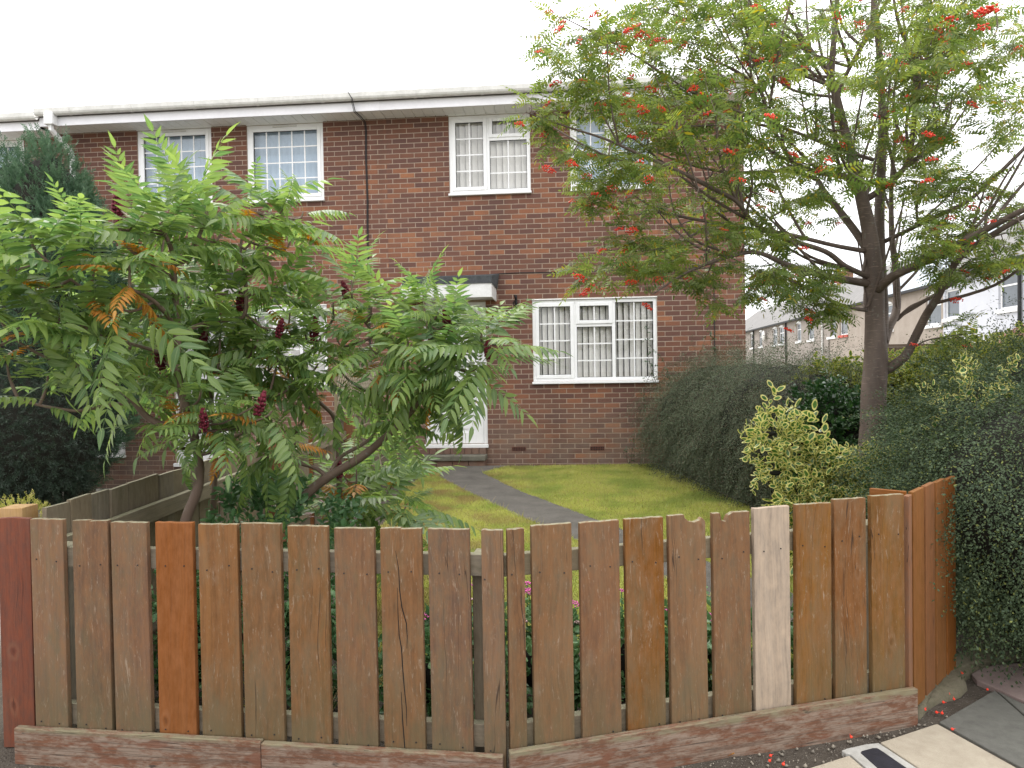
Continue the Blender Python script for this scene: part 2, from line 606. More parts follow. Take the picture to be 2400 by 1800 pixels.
M['stepstone'] = rough_mat("step_stone", (0.17, 0.16, 0.125), (0.11, 0.105, 0.08), 9, 0.9, 0.4, 120)
M['picket'] = wood_mat("weathered_brown_board", (0.122, 0.052, 0.020), (0.172, 0.078, 0.030), pale=(0.28, 0.21, 0.15), green=0.6, worn=0.9, grey=0.5, foot=0.85)
M['picket_orange'] = wood_mat("orange_stained_board", (0.165, 0.060, 0.020), (0.205, 0.078, 0.027), green=0.05, worn=0.12, grey=0.08, foot=0.1)
M['picket_red'] = wood_mat("red_stained_board", (0.135, 0.030, 0.012), (0.175, 0.042, 0.016), green=0.03, worn=0.1, grey=0.03, foot=0.1)
M['picket_pale'] = wood_mat("bare_new_board", (0.33, 0.24, 0.165), (0.385, 0.29, 0.205), pale=(0.40, 0.33, 0.27), cracks=0.0, green=0.0, worn=0.1, grey=0.0, foot=0.12)
M['panel'] = wood_mat("grey_weathered_board", (0.165, 0.130, 0.088), (0.21, 0.168, 0.118), green=0.9, worn=0.2, grey=0.5, foot=0.3)
M['kick'] = kick_mat()
M['post'] = wood_mat("new_pine_post", (0.30, 0.18, 0.095), (0.35, 0.225, 0.125), green=0.0, worn=0.0, grey=0.0, foot=0.0)
M['slab_cream'] = rough_mat("cream_paving", (0.40, 0.35, 0.27), (0.32, 0.275, 0.21), 16, 0.9, 0.5, 300)
M['slab_grey'] = rough_mat("grey_paving", (0.135, 0.132, 0.115), (0.095, 0.093, 0.08), 22, 0.92, 0.5, 300)
M['slab_pink'] = rough_mat("pink_paving", (0.24, 0.185, 0.165), (0.17, 0.125, 0.115), 14, 0.92, 0.5, 220)
M['white_line'] = rough_mat("white_surround", (0.40, 0.39, 0.36), (0.28, 0.27, 0.24), 18, 0.7, 0.2, 150)
M['cover'] = rough_mat("black_cover", (0.022, 0.022, 0.03), (0.014, 0.014, 0.018), 14, 0.6, 0.2, 100)
M['stone'] = rough_mat("garden_stone", (0.27, 0.225, 0.155), (0.16, 0.135, 0.095), 7, 0.95, 0.6, 30)
M['sumac'] = leaf_mat("sumac_leaf", (0.062, 0.130, 0.045), (0.225, 0.30, 0.078), 0.48, rib=(0.20, 0.27, 0.11), rough=0.38, spec=0.5)
M['sumac_orange'] = leaf_mat("sumac_autumn_leaf", (0.34, 0.11, 0.015), (0.40, 0.20, 0.03), 0.35, rib=(0.45, 0.3, 0.08), rough=0.5)
M['sumac_stem'] = bark_mat("sumac_bark", (0.115, 0.075, 0.055), (0.16, 0.115, 0.085), False)
M['cone'] = rough_mat("sumac_cone_red", (0.17, 0.014, 0.030), (0.07, 0.008, 0.015), 60, 0.7, 0.6, 150)
M['rowan'] = leaf_mat("rowan_leaf", (0.058, 0.108, 0.028), (0.21, 0.245, 0.060), 0.5, rib=None, rough=0.42, spec=0.45, odd=(0.26, 0.22, 0.03), odd_p=0.045)
M['rowan_bark'] = bark_mat("rowan_bark", (0.088, 0.064, 0.054), (0.165, 0.122, 0.102), True)
M['berry'] = rough_mat("red_berry", (0.80, 0.060, 0.018), (0.72, 0.026, 0.014), 30, 0.35, spec=0.5)
M['cotoneaster'] = leaf_mat("cotoneaster_leaf", (0.022, 0.042, 0.020), (0.066, 0.095, 0.042), 0.18, rough=0.6, spec=0.3, odd=(0.15, 0.17, 0.045), odd_p=0.06)
M['cotoneaster_grey'] = leaf_mat("greyish_cotoneaster_leaf", (0.040, 0.056, 0.032), (0.105, 0.125, 0.070), 0.18, rough=0.65, spec=0.3, odd=(0.095, 0.075, 0.045), odd_p=0.15)
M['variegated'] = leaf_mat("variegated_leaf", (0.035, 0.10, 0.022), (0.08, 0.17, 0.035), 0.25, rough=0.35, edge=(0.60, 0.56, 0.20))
M['variegated_dull'] = leaf_mat("dull_variegated_leaf", (0.035, 0.085, 0.018), (0.09, 0.14, 0.03), 0.25, rough=0.38, edge=(0.27, 0.27, 0.055))  # margins duller and greener than on the bright shrub
M['evergreen'] = leaf_mat("glossy_green_leaf", (0.012, 0.045, 0.012), (0.040, 0.095, 0.024), 0.15, rough=0.3, spec=0.5)
M['yew'] = leaf_mat("yew_needles", (0.008, 0.020, 0.011), (0.024, 0.046, 0.022), 0.05, rough=0.5)
M['conifer'] = leaf_mat("conifer_sprays", (0.040, 0.092, 0.050), (0.100, 0.175, 0.090), 0.15, rough=0.55)
M['twigs'] = rough_mat("dark_core_fill", (0.018, 0.016, 0.011), (0.010, 0.010, 0.007), 9, 0.95)
M['twig_brown'] = rough_mat("brown_twigs", (0.10, 0.07, 0.05), (0.06, 0.045, 0.03), 9, 0.9)
M['flower_leaf'] = leaf_mat("fleshy_leaf", (0.05, 0.12, 0.045), (0.11, 0.20, 0.075), 0.2, rough=0.4)
M['pink'] = rough_mat("pink_flower", (0.62, 0.15, 0.34), (0.45, 0.09, 0.26), 90, 0.7)
M['palepink'] = rough_mat("pale_flower", (0.60, 0.42, 0.40), (0.45, 0.28, 0.27), 90, 0.7)
M['grass'] = leaf_mat("grass_blade", (0.235, 0.250, 0.045), (0.38, 0.375, 0.095), 0.4, rough=0.6, odd=(0.36, 0.30, 0.13), odd_p=0.2)
def grass_mat():
    m = leaf_mat("lawn_blade", (0.33, 0.36, 0.075), (0.50, 0.51, 0.16), 0.4, rough=0.6, odd=(0.40, 0.34, 0.15), odd_p=0.15)
    nt = m.node_tree
    N = NT(nt)
    b = [n for n in nt.nodes if n.type == 'BSDF_PRINCIPLED'][0]
    hs = [n for n in nt.nodes if n.type == 'HUE_SAT'][0]
    src = b.inputs['Base Color'].links[0].from_socket
    p = N.pos()
    g = N.mapr(N.noise(p, 1.7, 5, 0.62), 0.46, 0.62, 0, 0.75)
    c = N.mix(g, src, (0.21, 0.29, 0.065))
    z = N.n("ShaderNodeSeparateXYZ"); N.l(p, z.inputs[0])
    dry = N.math('MULTIPLY', N.mapr(N.noise(p, 2.4, 5, 0.65), 0.44, 0.60), N.mapr(z.outputs['X'], -0.7, 0.5, 0.85, 0.12))
    c = N.mix(dry, c, (0.29, 0.205, 0.095))
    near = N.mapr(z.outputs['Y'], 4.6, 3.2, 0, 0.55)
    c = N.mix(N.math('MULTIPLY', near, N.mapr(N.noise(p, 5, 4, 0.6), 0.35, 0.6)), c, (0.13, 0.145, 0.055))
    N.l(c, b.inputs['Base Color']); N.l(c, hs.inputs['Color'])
    return m


M['straw'] = leaf_mat("dry_grass_blade", (0.30, 0.26, 0.13), (0.38, 0.36, 0.18), 0.2, rough=0.6)

# ground materials
def lawn_mat():
    m, nt, b, out = new_mat("lawn_turf")
    N = NT(nt)
    p = N.pos()
    c = N.mix(N.mapr(N.noise(p, 1.6, 5, 0.6), 0.35, 0.65), (0.20, 0.205, 0.042), (0.31, 0.295, 0.072))
    z = N.n("ShaderNodeSeparateXYZ"); N.l(p, z.inputs[0])
    dry = N.math('MULTIPLY', N.mapr(N.noise(p, 2.4, 5, 0.65), 0.44, 0.60), N.mapr(z.outputs['X'], -0.9, 0.8, 0.9, 0.15))
    c = N.mix(dry, c, (0.19, 0.135, 0.062))
    c = N.mix(N.mapr(N.noise(p, 90, 4, 0.7), 0.3, 0.7, 0.0, 0.45), c, (0.075, 0.080, 0.022))
    N.l(c, b.inputs['Base Color'])
    setv(b, rough=0.95, spec=0.1)
    N.bump(N.noise(p, 120, 5, 0.7), 1.0, 0.02, b)
    return m


def soil_mat():
    m, nt, b, out = new_mat("gritty_soil")
    N = NT(nt)
    p = N.pos()
    c = N.mix(N.mapr(N.noise(p, 7, 6, 0.65), 0.3, 0.7), (0.052, 0.042, 0.032), (0.095, 0.080, 0.064))
    vo = N.n("ShaderNodeTexVoronoi"); vo.inputs['Scale'].default_value = 75
    N.l(p, vo.inputs['Vector'])
    c = N.mix(N.mapr(vo.outputs['Distance'], 0.10, 0.3, 0.6, 0.0), c, (0.20, 0.18, 0.155))
    sx = N.n("ShaderNodeSeparateXYZ"); N.l(p, sx.inputs[0])
    far = N.math('MAXIMUM', N.mapr(N.math('ABSOLUTE', sx.outputs['X']), 3.2, 4.2), N.mapr(sx.outputs['Y'], 1.7, 1.2))
    far = N.math('MAXIMUM', far, N.mapr(sx.outputs['X'], -3.2, -4.0))
    c = N.mix(far, c, N.mix(N.noise(p, 3, 6, 0.7), (0.22, 0.21, 0.17), (0.38, 0.36, 0.31)))  # outer ground made paler to bounce light onto the soffits
    N.l(c, b.inputs['Base Color'])
    setv(b, rough=0.95, spec=0.2)
    N.bump(N.math('ADD', N.noise(p, 60, 6, 0.7), N.mapr(vo.outputs['Distance'], 0, .4, .6, 0)), 0.9, 0.012, b)
    return m


M['lawn'] = lawn_mat()
M['soil'] = soil_mat()
M['path'] = rough_mat("asphalt_path", (0.135, 0.122, 0.106), (0.078, 0.072, 0.060), 3.2, 0.92, 0.8, 230, world=True)


# ------------------------------------------------------------------ ground
def gz(x, y):
    """terrain: the garden next door lies lower"""
    t = np.clip((-1.95 - np.asarray(x, float)) / 0.5, 0, 1)
    s = np.clip((np.asarray(y, float) - 2.6) / 1.2, 0, 1)
    return -0.33 * t * s


xs = np.concatenate([[-400, -120, -40, -20], np.arange(-12, 8.01, 0.25), [12, 20, 40, 120, 400]])
ys = np.concatenate([[-400, -100, -30, -8], np.arange(-2, 14.01, 0.25), [20, 40, 80, 160, 400]])
GX, GY = np.meshgrid(xs, ys)
GZ = gz(GX, GY) - 0.004 + 0.006 * np.sin(GX * 5.1 + 1.7 * np.sin(GY * 3)) * np.sin(GY * 4.3) - 0.006
nx, ny = len(xs), len(ys)
idx = np.arange(nx * ny).reshape(ny, nx)
Q = np.stack([idx[:-1, :-1], idx[:-1, 1:], idx[1:, 1:], idx[1:, :-1]], -1).reshape(-1, 4)
tag(link("ground", np_mesh("ground", np.stack([GX, GY, GZ], -1).reshape(-1, 3), Q, M['soil'], True)), "dark gritty soil around the fence and gardens", None, None, 'structure')

# lawn, path
PATH_L = [(-1.05, 10.40), (-1.00, 9.38), (-0.62, 8.35), (0.0, 6.85), (0.62, 5.5), (1.15, 4.35), (1.42, 3.35)]
PATH_R = [(-0.05, 10.40), (-0.42, 9.70), (0.05, 8.25), (0.67, 6.79), (1.27, 5.35), (1.75, 4.2), (1.98, 3.25)]


def path_x(y, side):
    pts = sorted(((p[1], p[0]) for p in (PATH_L if side == 'l' else PATH_R)))
    return np.interp(y, [p[0] for p in pts], [p[1] for p in pts])


def lawn_left_edge(y): return np.interp(y, [2.9, 3.6, 4.5, 6, 8, 10.5], [-0.55, -0.75, -1.0, -1.25, -1.3, -1.3]) + 0.05 * np.sin(np.asarray(y) * 5)


def lawn_right_edge(y): return np.interp(y, [2.9, 4, 6, 7, 10.5], [1.9, 2.1, 2.3, 2.35, 2.1])


def lawn_front(x): return 3.15 + 0.06 * np.sin(np.asarray(x) * 6)


LY = np.linspace(3.15, 10.28, 120)
LV, LF = [], []
NXL = 40
for y in LY:
    a, b_ = lawn_left_edge(y), lawn_right_edge(y)
    for k in range(NXL):
        x = a + (b_ - a) * k / (NXL - 1)
        LV.append((x, y, 0.012 + 0.006 * math.sin(3 * x + 2 * y)))
for j in range(len(LY) - 1):
    for k in range(NXL - 1):
        q = j * NXL + k
        LF.append((q, q + 1, q + NXL + 1, q + NXL))
lawn = tag(link("lawn", np_mesh("lawn", np.array(LV), np.array(LF), M['lawn'], True)), "mown yellowish lawn split by the path", None, None, 'structure')

pv, pf = [], []
yy = np.linspace(3.25, 10.40, 60)
for y in yy:
    for k in range(5):
        a, b_ = path_x(y, 'l'), path_x(y, 'r')
        e = 0.012 * math.sin(y * 9 + k * 2) if k in (0, 4) else 0
        pv.append((a + (b_ - a) * k / 4 + e, y, 0.026 + (0.004 if k in (1, 2, 3) else 0)))
for j in range(len(yy) - 1):
    for k in range(4):
        q = j * 5 + k
        pf.append((q, q + 1, q + 6, q + 5))
tag(link("path", np_mesh("path", np.array(pv), np.array(pf), M['path'], True)), "dark grey path curving to the front door", None, None, 'structure')

# grass blades
def grass_blades(name, n, mat, hmin, hmax, parent, test, xr, yr, zf=0.02):
    x = rng.uniform(*xr, n); y = rng.uniform(*yr, n)
    k = test(x, y); x, y = x[k], y[k]; n = len(x)
    h = rng.uniform(hmin, hmax, n); a = rng.uniform(0, 2 * math.pi, n); w = rng.uniform(0.0022, 0.0042, n)
    lean = rng.uniform(0.2, 1.1, n) * h; la = rng.uniform(0, 2 * math.pi, n)
    V = np.empty((n, 3, 3))
    V[:, 0] = np.stack([x - np.cos(a) * w, y - np.sin(a) * w, np.full(n, zf)], -1)
    V[:, 1] = np.stack([x + np.cos(a) * w, y + np.sin(a) * w, np.full(n, zf)], -1)
    V[:, 2] = np.stack([x + np.cos(la) * lean, y + np.sin(la) * lean, zf + h], -1)
    Fc = np.arange(n * 3).reshape(n, 3)
    tone = np.repeat(rng.uniform(0, 1, n), 3)
    return tag(link(name, np_mesh(name, V.reshape(-1, 3), Fc, mat, False, {'tone': tone}), parent), None, None, None, 'stuff')


def on_lawn(x, y):
    j = 0.045 * np.abs(np.sin(y * 13) * np.sin(y * 31 + 1)) * rng.uniform(0, 1, np.shape(x)) + 0.008
    return (x > lawn_left_edge(y)) & (x < lawn_right_edge(y)) & ~((x > path_x(y, 'l') + j) & (x < path_x(y, 'r') - j)) & (y > lawn_front(x))


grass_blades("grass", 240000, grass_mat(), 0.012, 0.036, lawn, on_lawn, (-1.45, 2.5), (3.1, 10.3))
grass_blades("long_edge_grass", 3500, M['grass'], 0.04, 0.09, lawn,
             lambda x, y: on_lawn(x, y) & ((np.abs(x - path_x(y, 'r')) < 0.05) | (np.abs(x - path_x(y, 'l')) < 0.04) | (y > 10.15)), (-1.45, 2.5), (3.1, 10.3))


# ------------------------------------------------------------------ houses
TH = 0.085
H0 = Vector((1.27, 10.5, 0))
DU = Vector((math.cos(TH), -math.sin(TH), 0))
Z_SOF, DEPTH = 5.285, 7.6
full_meshes = []
for i in range(14):
    t = (i + 0.5) / 14
    mb = MB()
    mb.box(0, 0.213, -0.0035, 0.02, 0, 0.063, t)
    full_meshes.append(mb.mesh("brick", M['brick'], False, True))


def brick_tone(u, z):
    r = rnd.random() ** 1.15
    if rnd.random() < 0.07: r = rnd.uniform(0.86, 1.0)
    # an orange run under the upper windows near the party wall
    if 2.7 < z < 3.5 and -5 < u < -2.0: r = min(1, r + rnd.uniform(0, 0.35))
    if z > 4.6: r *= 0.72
    return r


def house(name, label, u0, u1, holes, group, end_wall=False, z_base=0.03):
    uc = u0
    root = thing(name, label, "house", H0 + DU * u0, -TH, group)
    hs = [(a - uc, b - uc, c, d) for a, b, c, d in holes]
    L = u1 - u0
    TOP = 5.42
    zb = -0.5
    us = sorted({0, L} | {h[0] for h in hs} | {h[1] for h in hs})
    zs = sorted({zb, TOP} | {h[2] for h in hs} | {h[3] for h in hs})
    mb = MB()
    for i in range(len(us) - 1):
        for j in range(len(zs) - 1):
            cu, cz = (us[i] + us[i + 1]) / 2, (zs[j] + zs[j + 1]) / 2
            if any(h[0] < cu < h[1] and h[2] < cz < h[3] for h in hs): continue
            a, b_, c, d = us[i], us[i + 1], zs[j], zs[j + 1]
            mb.add([(a, 0, c), (b_, 0, c), (b_, 0, d), (a, 0, d)], [(0, 1, 2, 3)])
            mb.add([(a, 0.26, c), (b_, 0.26, c), (b_, 0.26, d), (a, 0.26, d)], [(3, 2, 1, 0)])
    for a, b_, c, d in hs:
        for p, q in (((a, c), (b_, c)), ((b_, c), (b_, d)), ((b_, d), (a, d)), ((a, d), (a, c))):
            mb.add([(p[0], 0, p[1]), (q[0], 0, q[1]), (q[0], 0.26, q[1]), (p[0], 0.26, p[1])], [(0, 3, 2, 1)])
    # side and back walls with gables
    for x, s in ((0.0, 1), (L, -1)):
        pts = [(x, 0, zb), (x, DEPTH, zb), (x, DEPTH, TOP), (x, DEPTH / 2, TOP + 1.05), (x, 0, TOP)]
        mb.add(pts, [(0, 1, 2, 3, 4)])
    mb.add([(0, DEPTH, zb), (L, DEPTH, zb), (L, DEPTH, TOP), (0, DEPTH, TOP)], [(0, 1, 2, 3)])
    wall = mb.build("wall", M['mortar'], root)
    # rooms: floor slab between storeys and a back partition, so the windows look into dark rooms
    rm = MB()
    rm.box(0.02, L - 0.02, 0.27, DEPTH - 0.1, 2.62, 2.85)
    rm.box(0.02, L - 0.02, 3.3, 3.4, -0.3, 2.6)
    rm.box(0.02, L - 0.02, 3.3, 3.4, 2.86, 5.3)
    rm.box(0.02, L - 0.02, 0.27, DEPTH - 0.1, -0.3, 0.05)
    rm.box(0.02, L - 0.02, 0.27, DEPTH - 0.1, 5.30, 5.36)
    rm.build("room_partition", M['room'], root)
    # bricks, stretcher bond
    cand, rest = [], MB()
    k = 0
    z = z_base
    while z > -0.45: z -= 0.075; k -= 1
    while z + 0.065 < TOP:
        off = ((k % 2) * 0.1125 + uc) % 0.225     # bond keeps step across the party wall
        u = -off
        while u < L:
            a, b_ = max(u, 0.0), min(u + 0.213, L)
            if end_wall and b_ > L - 0.012: b_ = L
            segs = [(a, b_)]
            zc0, zc1 = z, z + 0.065
            for h in hs:
                if zc1 > h[2] + 0.004 and zc0 < h[3] - 0.004:
                    ns = []
                    for p, q in segs:
                        if q <= h[0] or p >= h[1]: ns.append((p, q)); continue
                        if p < h[0] - 0.012: ns.append((p, h[0] - 0.001))
                        if q > h[1] + 0.012: ns.append((h[1] + 0.001, q))
                    segs = ns
            for p, q in segs:
                if q - p < 0.012: continue
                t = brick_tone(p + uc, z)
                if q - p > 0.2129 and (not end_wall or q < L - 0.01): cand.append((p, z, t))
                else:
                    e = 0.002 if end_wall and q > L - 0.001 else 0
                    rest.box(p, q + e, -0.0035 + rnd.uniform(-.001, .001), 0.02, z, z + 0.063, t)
            u += 0.225
        z += 0.075
        k += 1

    def seen(c):      # nearest to where the photographer stands, among those in open view
        p = H0 + DU * (c[0] + uc)
        open_view = (-3.4 < c[0] + uc < -0.2 and 2.75 < c[1] < 5.25) or (-1.5 < c[0] + uc < 1.2 and 0.05 < c[1] < 2.7) or (c[0] + uc < -3.4 and c[1] > 3.4)
        return (0 if open_view else 100) + (p - Vector((0, 0, EYE))).length + abs(c[1] - 2.2) * 0.3
    cand.sort(key=seen)
    for c in cand[:300]:
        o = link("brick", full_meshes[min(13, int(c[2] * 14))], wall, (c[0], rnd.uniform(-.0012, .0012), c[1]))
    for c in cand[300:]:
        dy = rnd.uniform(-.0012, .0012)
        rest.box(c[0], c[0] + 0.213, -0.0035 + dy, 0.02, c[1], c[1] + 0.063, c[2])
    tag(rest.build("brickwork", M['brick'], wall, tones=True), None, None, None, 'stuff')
    # roof
    OV, ze = 0.40, 5.46
    r = MB()
    rise = (DEPTH / 2 + OV) * math.tan(math.radians(16))
    prof = [(-OV, ze), (DEPTH / 2, ze + rise), (DEPTH + OV, ze), (DEPTH + OV, ze - 0.06), (DEPTH / 2, ze + rise - 0.08), (-OV, ze - 0.06)]
    r.prism(prof, 0.0, L + (0.06 if end_wall else 0))
    r.build("roof", M['tile'], root)
    # fascia, soffit boards, gutter
    e = 0.05 if end_wall else 0.0
    MB().box(0.0, L + e, -0.382, -0.36, 5.272, 5.425).build("fascia", M['fascia'], root, bevel=0.004)
    nb = max(1, round((L + e) / 0.152))
    w = (L + e) / nb
    sm = MB()
    sm.box(0.005, w - 0.005, -0.357, -0.008, Z_SOF, Z_SOF + 0.016)
    sm.box(w - 0.005, w + 0.005, -0.357, -0.008, Z_SOF + 0.012, Z_SOF + 0.015)
    sme = sm.mesh("soffit_board", M['soffit'])
    for i in range(nb):
        link("soffit_board", sme, root, (i * w, 0, rnd.uniform(-.0012, .0012)))
    gp = []
    for i in range(9):
        a = math.pi * i / 8
        gp.append((-0.445 - 0.055 * math.cos(a), 5.49 - 0.085 * math.sin(a) ** 0.7 if 0 < i < 8 else 5.505))
    gp += [(-0.392, 5.505)] if False else []
    inner = [(-0.445 + (y + 0.445) * 0.92, z + 0.006) for y, z in gp[::-1]]
    g = MB()
    g.prism(gp + inner, 0.0, L + e)
    gut = g.build("gutter", M['gutter'], root, smooth=False)
    br = MB()
    br.prism([(y * 1.0 - 0.445 * 0 + (y + 0.445) * 0.1, z - 0.005) for y, z in gp] + [(y, z + 0.001) for y, z in gp[::-1]], -0.02, 0.02)
    bme = br.mesh("gutter_bracket", M['gutter'])
    x = 0.55
    while x < L:
        link("gutter_bracket", bme, gut, (x, 0, 0))
        x += 0.98
    return root, wall


def window(root, uc, u0, u1, z0, z1, lights, blind=None, sill=True, front=0.015, slats=0.088, vent=False, name="window"):
    """lights: (a,b,c,d,cols,rows,opening) as fractions of the frame; local x along the wall"""
    a0, a1 = u0 - uc, u1 - uc
    fw = 0.055
    y0, y1 = front, front + 0.07
    fr = MB()
    fr.box(a0, a0 + fw, y0, y1, z0, z1)
    fr.box(a1 - fw, a1, y0, y1, z0, z1)
    fr.box(a0 + fw, a1 - fw, y0, y1, z1 - fw, z1)
    fr.box(a0 + fw, a1 - fw, y0, y1, z0, z0 + fw)
    xs_, zs_ = set(), set()
    W_, H_ = a1 - a0, z1 - z0
    rects = []
    for (fa, fb, fc, fd, cols, rows, opening) in lights:
        rects.append((a0 + fa * W_, a0 + fb * W_, z0 + fc * H_, z0 + fd * H_, cols, rows, opening))
    half = 0.026
    edges = []
    for r in rects:
        if r[0] > a0 + 0.01: edges.append(('v', r[0], r[2], r[3]))
        if r[2] > z0 + 0.01: edges.append(('h', r[2], r[0], r[1]))
    done_v = {}
    for e in edges:
        if e[0] == 'v':
            k = round(e[1], 3)
            lo, hi = done_v.get(k, (9, -9))
            done_v[k] = (min(lo, e[2]), max(hi, e[3]))
    for k, (lo, hi) in done_v.items():
        fr.box(k - half, k + half, y0 + 0.001, y1 - 0.001, max(lo, z0 + fw), min(hi, z1 - fw))
    for e in edges:
        if e[0] == 'h':
            lo = e[2] + (half if e[2] > a0 + .01 else fw)
            hi = e[3] - (half if e[3] < a1 - .01 else fw)
            fr.box(lo, hi, y0 + 0.002, y1 - 0.002, e[1] - half, e[1] + half)
    win = fr.build(name, M['upvc'], root, bevel=0.005)
    for r in rects:
        l = r[0] + (half if r[0] > a0 + .01 else fw); rr = r[1] - (half if r[1] < a1 - .01 else fw)
        b_ = r[2] + (half if r[2] > z0 + .01 else fw); t_ = r[3] - (half if r[3] < z1 - .01 else fw)
        if r[6]:     # opening sash stands proud of the frame
            sw = 0.045
            s_ = MB()
            yy0, yy1 = y0 - 0.012, y0 + 0.05
            m_ = 0.008
            s_.box(l - m_, l + sw, yy0, yy1, b_ - m_, t_ + m_)
            s_.box(rr - sw, rr + m_, yy0, yy1, b_ - m_, t_ + m_)
            s_.box(l + sw, rr - sw, yy0, yy1, t_ - sw, t_ + m_)
            s_.box(l + sw, rr - sw, yy0, yy1, b_ - m_, b_ + sw)
            s_.build("sash", M['upvc'], win, bevel=0.005)
            l += sw; rr -= sw; b_ += sw; t_ -= sw
        # black gasket line round the glass
        gk = MB()
        q = 0.006
        gy0, gy1 = y0 + 0.012, y0 + 0.028
        gk.box(l, l + q, gy0, gy1, b_, t_); gk.box(rr - q, rr, gy0, gy1, b_, t_)
        gk.box(l + q, rr - q, gy0, gy1, t_ - q, t_); gk.box(l + q, rr - q, gy0, gy1, b_, b_ + q)
        gk.build("gasket", M['cable'], win)
        p = MB()
        p.add([(l, y0 + 0.022, b_), (rr, y0 + 0.022, b_), (rr, y0 + 0.022, t_), (l, y0 + 0.022, t_)], [(0, 1, 2, 3)])
        p.build("pane", M['glass'], win)
        for i in range(1, r[4]):
            x = l + (rr - l) * i / r[4]
            MB().box(x - 0.0095, x + 0.0095, y0 + 0.0125, y0 + 0.0205, b_, t_).build("glazing_bar", M['upvc'], win)
        for j in range(1, r[5]):
            z = b_ + (t_ - b_) * j / r[5]
            MB().box(l, rr, y0 + 0.0128, y0 + 0.0202, z - 0.0095, z + 0.0095).build("glazing_bar", M['upvc'], win)
    if sill:
        MB().box(a0 - 0.012, a1 + 0.012, -0.055, y0 + 0.01, z0 - 0.036, z0 - 0.001).build("window_sill", M['upvc'], win, bevel=0.006)
        MB().box(a0 - 0.004, a1 + 0.004, -0.012, y0 + 0.004, z1 + 0.001, z1 + 0.016).build("head_trim", M['upvc'], win, bevel=0.003)
    if vent:
        c = (a0 + a1) / 2
        MB().box(c - 0.19, c + 0.19, y0 - 0.018, y0 - 0.001, z1 - 0.042, z1 - 0.02).build("trickle_vent", M['gutter'], win, bevel=0.004)
    if blind:
        mat, op, yb = blind
        n = max(3, round((W_ - 0.06) / slats))
        sl = MB()
        ww = slats * 0.47
        sl.box(-ww, ww, -0.0008, 0.0008, z0 + 0.05, z1 - 0.03)
        sme = sl.mesh("blind_slat", mat)
        for i in range(n):
            x = a0 + 0.05 + (i + 0.5) * (W_ - 0.1) / n
            link("blind_slat", sme, win, (x, yb, 0), (0, 0, math.radians(op + rnd.uniform(-5, 5))))
    return win


THREE = [(0.0, 0.345, 0, 1, 2, 4, True), (0.345, 0.655, 0.0, 0.685, 2, 3, False), (0.345, 0.655, 0.685, 1, 2, 1, True), (0.655, 1.0, 0, 1, 2, 4, False)]
TWO = [(0.0, 0.48, 0, 1, 2, 4, True), (0.48, 1, 0, 0.69, 2, 3, False), (0.48, 1, 0.69, 1, 2, 1, True)]
ONE = [(0, 1, 0, 1, 5, 4, True)]
LW = (-0.953, 0.893, 1.255, 2.476)
U1 = (-2.173, -0.944, 4.108, 5.276)
U2 = (-0.352, 0.862, 4.108, 5.276)
DOOR = (-2.610, -1.655, 0.325, 2.475)
NB = (-5.330, -4.118, 4.108, 5.276)
NA = (-7.110, -5.900, 4.108, 5.276)
NW = (-5.330, -4.118, 1.255, 2.476)
NP = (-8.30, -7.436, 0.19, 2.476)
ND = (-6.60, -5.66, 0.06, 2.2)
CW = (-10.21, -9.0, 4.108, 5.276)

h21, wall21 = house("house", "red brown brick end terrace house with white door numbered 21", -3.13, 2.165, [LW, U1, U2, DOOR], "brick houses in the terrace", end_wall=True)
hnb, wallnb = house("house", "middle brick terrace house behind the sumac with grid paned upper windows", -8.43, -3.13, [NA, NB, NW, NP, ND], "brick houses in the terrace", z_base=0.03)
hfar, wallfar = house("house", "brick terrace house at the far end past the white downpipe", -13.7, -8.43, [CW], "brick houses in the terrace", z_base=0.03)

hfar.location.z = -0.05      # the far house has its eaves a little lower
u = -3.13
window(h21, u, *LW, THREE, (M['blind'], 30, 0.11))
window(h21, u, *U1, TWO, (M['blind'], 24, 0.115), slats=0.10)
window(h21, u, *U2, TWO, (M['net'], 10, 0.16), slats=0.10)
u = -8.43
window(hnb, u, *NB, ONE, (M['net'], 8, 0.14), slats=0.10, vent=True)
window(hnb, u, *NA, ONE, (M['net'], 8, 0.14), slats=0.10, vent=True)
window(hnb, u, *NW, THREE, (M['blind'], 20, 0.16))
window(hnb, u, *NP, [(0, 1, 0, 1, 1, 1, True)], (M['blind'], 60, 0.2))
window(hfar, -13.7, *CW, ONE, (M['net'], 8, 0.14), slats=0.10)


